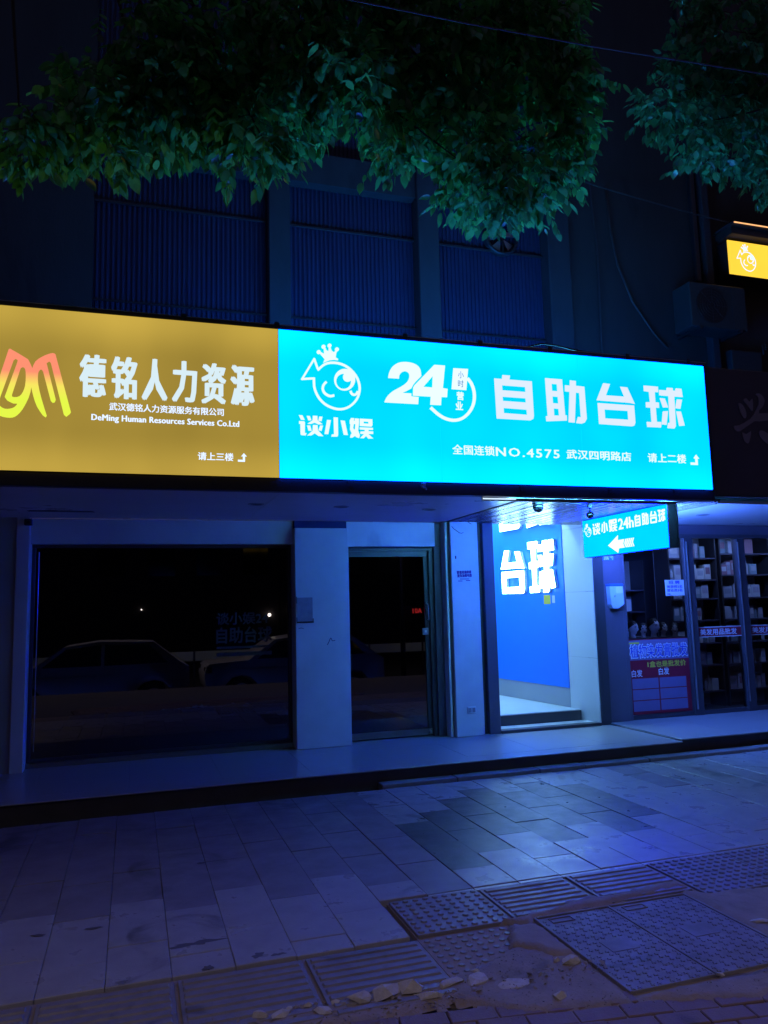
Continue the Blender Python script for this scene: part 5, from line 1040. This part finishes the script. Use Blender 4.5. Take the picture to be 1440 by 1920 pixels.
# small yellow sign upstairs and the amber-lit ledge above it
ys2 = thing('window_sign', 'small bright yellow lit sign with a white crowned fish high on the right', 'sign', (8.6, 8.2, 6.1))
rel(box('face', 7.795, 11, 8.200, 8.212, 6.100, 6.590, M['E_yellow2'], ys2)); rel(box('casing', 7.797, 11, 8.2125, 8.41, 6.102, 6.588, M['steel'], ys2))
rel(glyph_obj('emblem', 'fish', frame((0, 8.1995, 0), (1, 0, 0), (0, 0, 1)), (7.925, 6.165, .335, .395), M['E_white'], ys2, .003, .004))
led = thing('ledge_light', 'thin amber light strip on the ledge above the small yellow sign', 'light strip', (8.6, 8.1, 6.72))
rel(box('ledge', 7.745, 11, 8.02, 8.41, 6.742, 6.775, M['pier'], led, .003)); rel(box('strip', 7.760, 11, 8.006, 8.0195, 6.748, 6.760, M['E_amber'], led)); rel(box('fascia', 7.785, 11, 8.10, 8.41, 6.64, 6.7415, M['upper'], led))

# outdoor unit, fan, cables
ac = thing('air_conditioner', 'grey outdoor air conditioner unit below the small yellow sign', 'air conditioner', (7.35, 8.1, 5.2))
rel(box('casing', 6.90, 7.80, 7.98, 8.32, 5.19, 5.80, M['acbody'], ac, .012)); rel(box('side_panel', 7.57, 7.795, 7.974, 7.9795, 5.20, 5.79, M['acbody'], ac, .002))
bm = bmesh.new()
for r_ in (.24, .20, .16, .12, .08, .04):
    n = 36; add_tube(bm, [(7.24 + r_*math.cos(2*math.pi*i/n), 7.968, 5.50 + r_*math.sin(2*math.pi*i/n)) for i in range(n + 1)], .003, 4)
for k in range(8):
    a = k * math.pi / 4; add_tube(bm, [(7.24 + .03*math.cos(a), 7.966, 5.5 + .03*math.sin(a)), (7.24 + .245*math.cos(a), 7.966, 5.5 + .245*math.sin(a))], .003, 4)
rel(obj('fan_grille', bm, M['steel'], ac)); bm = bmesh.new(); add_cyl(bm, (7.24, 7.9795, 5.5), (7.24, 7.976, 5.5), .245, .245, 32); rel(obj('fan_opening', bm, M['black'], ac))
for x in (7.0, 7.65): rel(box('bracket', x, x + .04, 7.95, 8.40, 5.15, 5.189, M['steel'], ac)); rel(box('foot', x - .01, x + .05, 8.0, 8.1, 5.1895, 5.19 + .0, M['steel'], ac)) if False else None
bm = bmesh.new(); add_tube(bm, [(6.0, 8.38, 7.2), (6.02, 8.37, 6.6), (6.1, 8.37, 6.1), (6.3, 8.37, 5.6), (6.6, 8.37, 5.2), (6.8, 8.36, 5.0)], .014, 7)
tag(obj('wall_cable', bm, M['greycable'], None, True), 'grey cable drooping down the dark wall left of the air conditioner', 'cable')
bm = bmesh.new(); add_tube(bm, [(5.75, 8.37, 8.6), (5.74, 8.37, 7.2), (5.80, 8.37, 6.2), (5.78, 8.37, 5.0), (5.80, 8.37, 4.2)], .010, 7)
tag(obj('wall_cable', bm, M['greycable'], None, True), 'thin vertical cable on the dark wall behind the right crown', 'cable')
rel(box('downpipe', 7.35, 7.43, 8.33, 8.41, 6.0, 15, M['steel'], bld, .01))
B('side_wall_panel', 7.80, 8.32, 8.30, 8.4195, 4.0, 5.05, 'acbody', bev=.01); B('side_wall_ledge', 7.75, 8.34, 8.24, 8.2995, 4.62, 4.68, 'acbody', bev=.004)
bm = bmesh.new(); add_tube(bm, [(8.26, 8.20, 4.98), (8.25, 8.20, 5.10), (8.29, 8.20, 5.15), (8.30, 8.20, 5.05)], .012, 6); rel(obj('pipe_bend', bm, M['greycable'], bld, True))
rel(box('pole', 8.46, 8.49, 8.20, 8.23, 3.9, 5.3, M['greycable'], bld))
# round exhaust fan in the cladding just below the leaves
fan = thing('exhaust_fan', 'round exhaust fan behind the lowest leaves of the big crown', 'fan', (4.43, 8.44, 6.30))
bm = bmesh.new(); n = 40
R_ = [(.235, .05), (.235, -.03), (.205, -.035), (.20, .04)]
rings = [[bm.verts.new((4.43 + r*math.cos(2*math.pi*i/n), 8.44 + yy, 6.30 + r*math.sin(2*math.pi*i/n))) for i in range(n)] for r, yy in R_]
for a, b in zip(rings[:-1], rings[1:]):
    for i in range(n): bm.faces.new((a[i], b[i], b[(i+1) % n], a[(i+1) % n]))
bmesh.ops.recalc_face_normals(bm, faces=bm.faces); rel(obj('ring', bm, M['steel'], fan, True))
for k in range(5):
    bm = bmesh.new(); a = k * 2*math.pi/5 + .5
    P = []
    for (r_, w_) in ((.035, .25), (.19, .42)):
        for s_ in (-1, 1): P.append(bm.verts.new((4.43 + r_*math.cos(a + s_*w_*.9), 8.455 + s_*.022, 6.30 + r_*math.sin(a + s_*w_*.9))))
    bm.faces.new((P[0], P[1], P[3], P[2])); o = obj('blade', bm, M['alu'], fan); rel(o)
    sol = o.modifiers.new('t', 'SOLIDIFY'); sol.thickness = .003
bm = bmesh.new(); add_cyl(bm, (4.43, 8.44, 6.30), (4.43, 8.49, 6.30), .04, .045, 18); rel(obj('hub', bm, M['black'], fan))
bm = bmesh.new(); add_box(bm, 4.42, 4.44, 8.40, 8.41, 6.08, 6.52); add_box(bm, 4.21, 4.65, 8.398, 8.4, 6.36, 6.38); rel(obj('guard_bar', bm, M['black'], fan))
# overhead cables
def sag(p0, p1, s, n=16):
    p0, p1 = Vector(p0), Vector(p1); return [p0.lerp(p1, i/n) - Vector((0, 0, s * 4 * (i/n) * (1 - i/n))) for i in range(n + 1)]
# ================================================================== TREES
def leaf_proto():
    # a pointed oval leaf folded along its midrib, stalk at the origin, tip towards -Z, face towards +Y
    prof = [(0.0, 0.0), (.10, .30), (.30, .50), (.55, .47), (.78, .27), (1.0, 0.0)]
    v = []; f = []
    v.append((0, 0, 0))
    for t, w in prof[1:-1]:
        v.append((-w * .52, -.10 * w + .05 * math.sin(t * 3), -t)); v.append((0, .06 * math.sin(t * 3.1), -t)); v.append((w * .52, -.10 * w + .05 * math.sin(t * 3), -t))
    v.append((0, -.05, -1.0))
    f += [(0, 1, 2), (0, 2, 3)]
    for k in range(3):
        a = 1 + 3 * k; b = a + 3; f += [(a, b, b + 1, a + 1), (a + 1, b + 1, b + 2, a + 2)]
    f += [(10, 13, 11), (11, 13, 12)]
    return v, f
LV, LF = leaf_proto()
def tree(name, label, blobs, trunk, mk, seed, dens, leafsize, cam_pos=Vector((0, 0, 1.65))):
    rn = random.Random(seed)
    root = thing(name, label, 'tree', (trunk[0][0], trunk[0][1], trunk[0][2]))
    bm = bmesh.new(); add_tube(bm, trunk, [.15, .14, .13, .12, .11][:len(trunk)], 12); rel(obj('trunk', bm, M['bark'], root, True))
    top = Vector(trunk[-1]); mats = []; twigs = bmesh.new()
    for bi, (bx, by, bz, br) in enumerate(blobs):
        c = Vector((bx, by, bz))
        if bi % 3 == 0:
          bm = bmesh.new(); mid = top.lerp(c, .5) + Vector((rn.uniform(-.2, .2), rn.uniform(-.2, .2), .25))
          add_tube(bm, [top, top.lerp(mid, .5) + Vector((0, 0, .08)), mid, mid.lerp(c, .6), c], [.022, .018, .013, .008, .004], 6); rel(obj('limb', bm, M['bark'], root, True))
        n = int(dens * (br ** 2.3) * 100)
        for _ in range(n):
            while True:
                d = Vector((rn.uniform(-1, 1), rn.uniform(-1, 1), rn.uniform(-1, 1)))
                if .15 < d.length < 1: break
            d = d.normalized() * (d.length ** .45) * rn.uniform(.85, 1.08)
            p = c + Vector((d.x * br, d.y * br * 1.25, d.z * br * .95))
            ax = (d.normalized() * .8 + Vector((rn.gauss(0, .5), rn.gauss(0, .5), rn.gauss(0, .25) - .35))).normalized()
            L = rn.uniform(.10, .22)
            if rn.random() < .07: p = p + d.normalized() * rn.uniform(.05, .14); L = rn.uniform(.22, .34)
            e = p + ax * L * .5; s = p - ax * L * .5
            add_tube(twigs, [s - Vector((0, 0, -.01)), p + Vector((0, 0, .008)), e], [.0026, .002, .0012], 3)
            k = rn.randint(5, 9); side = ax.cross(Vector((0, 0, 1)))
            if side.length < .05: side = Vector((1, 0, 0))
            side.normalize()
            for i in range(k):
                t = (i + .5) / k; q = s.lerp(e, t)
                sgn = 1 if i % 2 else -1
                if i == k - 1: dirv = ax + Vector((0, 0, -.5))
                else: dirv = side * sgn * rn.uniform(.5, 1) + ax * rn.uniform(.2, .7) + Vector((0, 0, -rn.uniform(.5, 1.9)))
                dirv = (dirv + Vector((rn.gauss(0, .22), rn.gauss(0, .22), rn.gauss(0, .22)))).normalized()
                z = -dirv
                up = Vector((rn.gauss(0, .45), rn.gauss(0, .45) - .12, 1)).normalized()
                y = (up - z * up.dot(z))
                if y.length < .05: y = Vector((0, -1, 0)) - z * Vector((0, -1, 0)).dot(z)
                y.normalize(); x = y.cross(z).normalized()
                s_ = leafsize * rn.uniform(.55, 1.2); w_ = s_ * rn.uniform(.9, 1.2)
                m = Matrix(((x.x * w_, y.x * s_, z.x * s_, q.x), (x.y * w_, y.y * s_, z.y * s_, q.y), (x.z * w_, y.z * s_, z.z * s_, q.z), (0, 0, 0, 1)))
                mats.append((m, q, s_))
    stuff(rel(obj('twigs', twigs, M['bark'], root)))
    inv = cam.matrix_world.inverted()
    def size_in_view(a):
        p = inv @ a[1]
        if p.z > -.3: return 0
        u, v = p.x / -p.z, p.y / -p.z
        if abs(u) > .497 or abs(v) > .662: return 0
        return a[2] / -p.z + (.004 if v < .40 else 0)
    order = sorted(range(len(mats)), key=lambda i: -size_in_view(mats[i]))
    single = set(order[:300])
    me = bpy.data.meshes.new('leaf'); me.from_pydata(LV, [], LF); me.materials.append(M[mk])
    me.polygons.foreach_set('use_smooth', [True] * len(me.polygons))
    inv_root = Matrix.Translation(-Vector(root.location))
    for i in sorted(single):
        o = bpy.data.objects.new('leaf', me); link(o, root); o.matrix_basis = inv_root @ mats[i][0]
    verts = []; faces = []
    for i, (m, q, s_) in enumerate(mats):
        if i in single: continue
        b = len(verts); verts += [tuple(m @ Vector(v)) for v in LV]; faces += [tuple(b + k for k in f) for f in LF]
    fm = bpy.data.meshes.new('foliage'); fm.from_pydata(verts, [], faces); fm.materials.append(M[mk]); fm.polygons.foreach_set('use_smooth', [True] * len(fm.polygons))
    o = bpy.data.objects.new('foliage', fm); link(o, root); rel(o); stuff(o)
    print(name, len(mats), 'leaves')
    return root
MAIN = [(-0.71, 5.05, 4.64, 0.2), (-0.5, 5.15, 4.76, 0.22), (-0.24, 5.15, 4.9, 0.3), (0.07, 5.25, 5.1, 0.32), (0.32, 5.25, 5.21, 0.36), (0.61, 5.15, 5.13, 0.32), (0.78, 5.05, 4.94, 0.24), (1.05, 5.15, 5.26, 0.31), (1.08, 5.0, 5.55, 0.34), (0.56, 5.1, 5.6, 0.41), (0.13, 5.0, 5.35, 0.34), (1.37, 4.8, 5.31, 0.28), (1.68, 5.15, 5.4, 0.3), (1.79, 5.05, 5.07, 0.2), (2.07, 5.15, 5.47, 0.35), (2.07, 5.0, 5.85, 0.45), (1.56, 5.0, 5.91, 0.39), (2.42, 5.15, 5.31, 0.35), (2.49, 5.05, 4.91, 0.33), (2.59, 4.95, 4.72, 0.23), (2.88, 5.05, 4.9, 0.29), (3.24, 5.15, 5.18, 0.24), (3.05, 5.25, 5.53, 0.42), (3.52, 5.35, 5.73, 0.23), (3.26, 5.0, 5.83, 0.26), (2.79, 5.0, 5.91, 0.46), (1.13, 5.2, 6.06, 0.4), (2.63, 5.2, 6.45, 0.48), (3.32, 5.2, 6.47, 0.27), (-0.16, 4.95, 4.58, 0.12), (0.87, 4.95, 4.75, 0.15), (-0.36, 5.45, 5.33, 0.23)]
RIGHT = [(5.04, 5.0, 6.65, 0.45), (4.77, 5.2, 6.85, 0.24), (5.72, 5.35, 6.51, 0.49), (5.14, 5.35, 6.29, 0.35), (4.63, 5.35, 6.24, 0.29), (4.35, 5.25, 5.89, 0.21), (4.72, 5.25, 5.86, 0.29), (5.19, 5.25, 5.81, 0.37), (4.75, 5.15, 5.52, 0.16), (5.54, 5.25, 5.71, 0.32), (5.86, 5.1, 6.58, 0.65), (6.31, 5.45, 6.13, 0.58)]
tree('street_tree', 'broad leafy crown hanging across the upper left and middle above the signs', MAIN,
     [(-1.9, 3.0, -.03), (-1.85, 3.1, 1.2), (-1.8, 3.3, 2.6), (-1.5, 3.7, 4.3), (-.6, 4.7, 6.3)], 'leaf', 21, 13.0, .104)
tree('street_tree', 'smaller glossy crown hanging at the upper right above the neighbouring shop', RIGHT,
     [(7.2, 3.2, -.03), (7.15, 3.3, 1.4), (7.1, 3.5, 2.8), (6.9, 3.9, 4.4), (6.5, 4.4, 5.6)], 'leaf_b', 22, 9.0, .098)
bm = bmesh.new(); add_tube(bm, [(-3, 3.9, 5.20), (-1, 3.9, 5.135), (.4, 3.9, 5.12), (1.16, 3.9, 5.128), (1.9, 3.9, 5.146), (2.72, 3.9, 5.183), (4.18, 3.9, 5.278), (6, 3.9, 5.43), (9, 3.9, 5.75)], .0045, 6); tag(obj('overhead_cable', bm, M['greycable'], None, True), 'thin overhead cable crossing the top of the picture', 'cable')
bm = bmesh.new(); add_tube(bm, sag((5.6, 8.28, 7.15), (7.75, 8.10, 6.79), .02, 10), .009, 6); tag(obj('overhead_cable', bm, M['greycable'], None, True), 'short cable running to the corner of the amber ledge', 'cable')

# ================================================================== THE STREET BEHIND (seen in the shop glass)
def car(loc, rz, label, L=4.5, H_=1.62):
    t = thing('parked_car', label, 'car', loc, 'parked cars reflected in the shop windows')
    prof = [(-2.2, .45), (-2.25, .75), (-2.18, 1.0), (-1.2, 1.06), (-.55, 1.52), (.2, 1.62), (1.4, 1.58), (2.0, 1.1), (2.2, .98), (2.22, .5), (2.1, .3), (1.82, .28), (1.78, .5), (1.62, .66), (1.4, .71), (1.18, .66), (1.02, .5), (.98, .26), (-.95, .26), (-1.0, .5), (-1.15, .66), (-1.37, .71), (-1.6, .66), (-1.75, .5), (-1.8, .3), (-2.1, .32)]
    bm = bmesh.new()
    def f(a, b, d):
        k = 0 if b < 1.02 else (b - 1.02) / .6 * .17
        return Vector((a, -.9 + k if d == 0 else .9 - k, b))
    add_prism(bm, [prof], f, 1); bmesh.ops.recalc_face_normals(bm, faces=bm.faces)
    bmesh.ops.bevel(bm, geom=[e for e in bm.edges if e.calc_face_angle(0) > 1.0], offset=.04, segments=2, affect='EDGES')
    obj('body', bm, M['carpaint'], t, True)
    for s in (1, -1):
        for pts in ([(-1.0, 1.08), (-.5, 1.47), (.25, 1.55), (.25, 1.08)], [(.32, 1.08), (.32, 1.55), (1.3, 1.52), (1.72, 1.1)]):
            bm = bmesh.new(); P = [bm.verts.new((a, s * (.915 - max(0, b - 1.02) / .6 * .17), b)) for a, b in pts]; bm.faces.new(P); obj('window', bm, M['carglass'], t)
        for cx in (-1.375, 1.4):
            bm = bmesh.new(); add_cyl(bm, (cx, s * .70, .33), (cx, s * .90, .33), .33, .33, 26); w = obj('wheel', bm, M['rubber'], t)
            bm = bmesh.new(); add_cyl(bm, (cx, s * .895, .33), (cx, s * .912, .33), .21, .19, 20); obj('rim', bm, M['alu'], w)
        bm = bmesh.new(); add_box(bm, -2.23, -2.05, s * .62 - .14, s * .62 + .14, .78, .92, .02); obj('headlight', bm, M['dome'], t)
    t.rotation_euler = (0, 0, rz); return t
car((3.9, -2.6, -.60), 0, 'white parked car mirrored in the glass door')
car((-.9, -2.5, -.60), 0, 'white parked car mirrored in the big dark window')
def added_street_lamp(x, y, h, lab, power):
    t = thing('street_lamp', lab, 'street lamp', (x, y, -.6), 'street lamps on the road behind the viewer')
    bm = bmesh.new(); add_cyl(bm, (0, 0, 0), (0, 0, h), .08, .05, 14); obj('pole', bm, M['steel'], t, True)
    bm = bmesh.new(); add_tube(bm, [(0, 0, h - .05), (0, .35, h + .25), (0, .9, h + .3)], .035, 8); obj('arm', bm, M['steel'], t, True)
    bm = bmesh.new(); bmesh.ops.create_uvsphere(bm, u_segments=16, v_segments=10, radius=.12, matrix=Matrix.Translation((0, .98, h + .24)) @ Matrix.Diagonal((1, 1.3, .5, 1))); obj('globe', bm, M['E_lamp'], t, True)
    ld = bpy.data.lights.new('street_light', 'SPOT'); ld.energy = power; ld.color = (1.0, .80, .95); ld.shadow_soft_size = .25
    ld.spot_size = R(128); ld.spot_blend = .55                       # added unseen spot, cone cut off to light the near pavement
    lo = bpy.data.objects.new('street_light', ld); link(lo, t); lo.location = (0, 1.0, h + .05)
    return t
added_street_lamp(-2.4, -3.9, 6.9, 'cut-off street lamp on the kerb behind the viewer to the left', 420)
added_street_lamp(7.4, -3.9, 6.9, 'cut-off street lamp on the kerb behind the viewer to the right', 420)
bt_ = thing('road_barrier', 'pale green barrier panels along the middle of the road, mirrored in the glass', 'barrier', (0, -6.5, -.6))
for k in range(-6, 9):
    rel(box('barrier_panel', k * 1.8, k * 1.8 + 1.74, -6.53, -6.47, .20, .48, M['barrier'], bt_, .01)); rel(box('barrier_post', k * 1.8 + 1.745, k * 1.8 + 1.795, -6.53, -6.47, -.6, .55, M['steel'], bt_))
fb = thing('far_building', 'dark row of buildings across the road behind the viewer', 'building', (0, -18, -.3))
xk = -32; rn = random.Random(9)
while xk < 36:
    w = rn.uniform(6, 10); h = rn.uniform(9, 16); rel(box('wall', xk, xk + w - .02, -24, -17, -.6, h, M['far'], fb)); 
    for a in range(int(w // 2)):
        for b in range(int((h - 3) // 3)):
            rel(box('window', xk + .6 + a * 2, xk + 1.7 + a * 2, -17.02, -16.99, 3.2 + b * 3, 4.6 + b * 3, M['carglass'], fb))
    xk += w

for i, (x, z, lab) in enumerate([(5.76, 1.43, 'white lamp on the far building, a bright dot in the dark window'), (.38, 1.79, 'small lamp on the far building, a faint dot left in the dark window'), (6.64, 1.64, 'small lamp on the far building beside the brighter one'), (11.68, 4.06, 'small high lamp on the far building, mirrored at the top of the glass door')]):
    t = thing('wall_lamp', lab, 'lamp', (x, -16.98, z), 'wall lamps on the far building')
    rel(box('bracket', x - .04, x + .04, -16.985, -16.92, z - .12, z - .05, M['steel'], t)); bm = bmesh.new(); bmesh.ops.create_uvsphere(bm, u_segments=12, v_segments=8, radius=.07 if i in (0, 3) else .025); o = obj('bulb', bm, M['E_lamp'], t, True); o.location = (0, .09, 0)
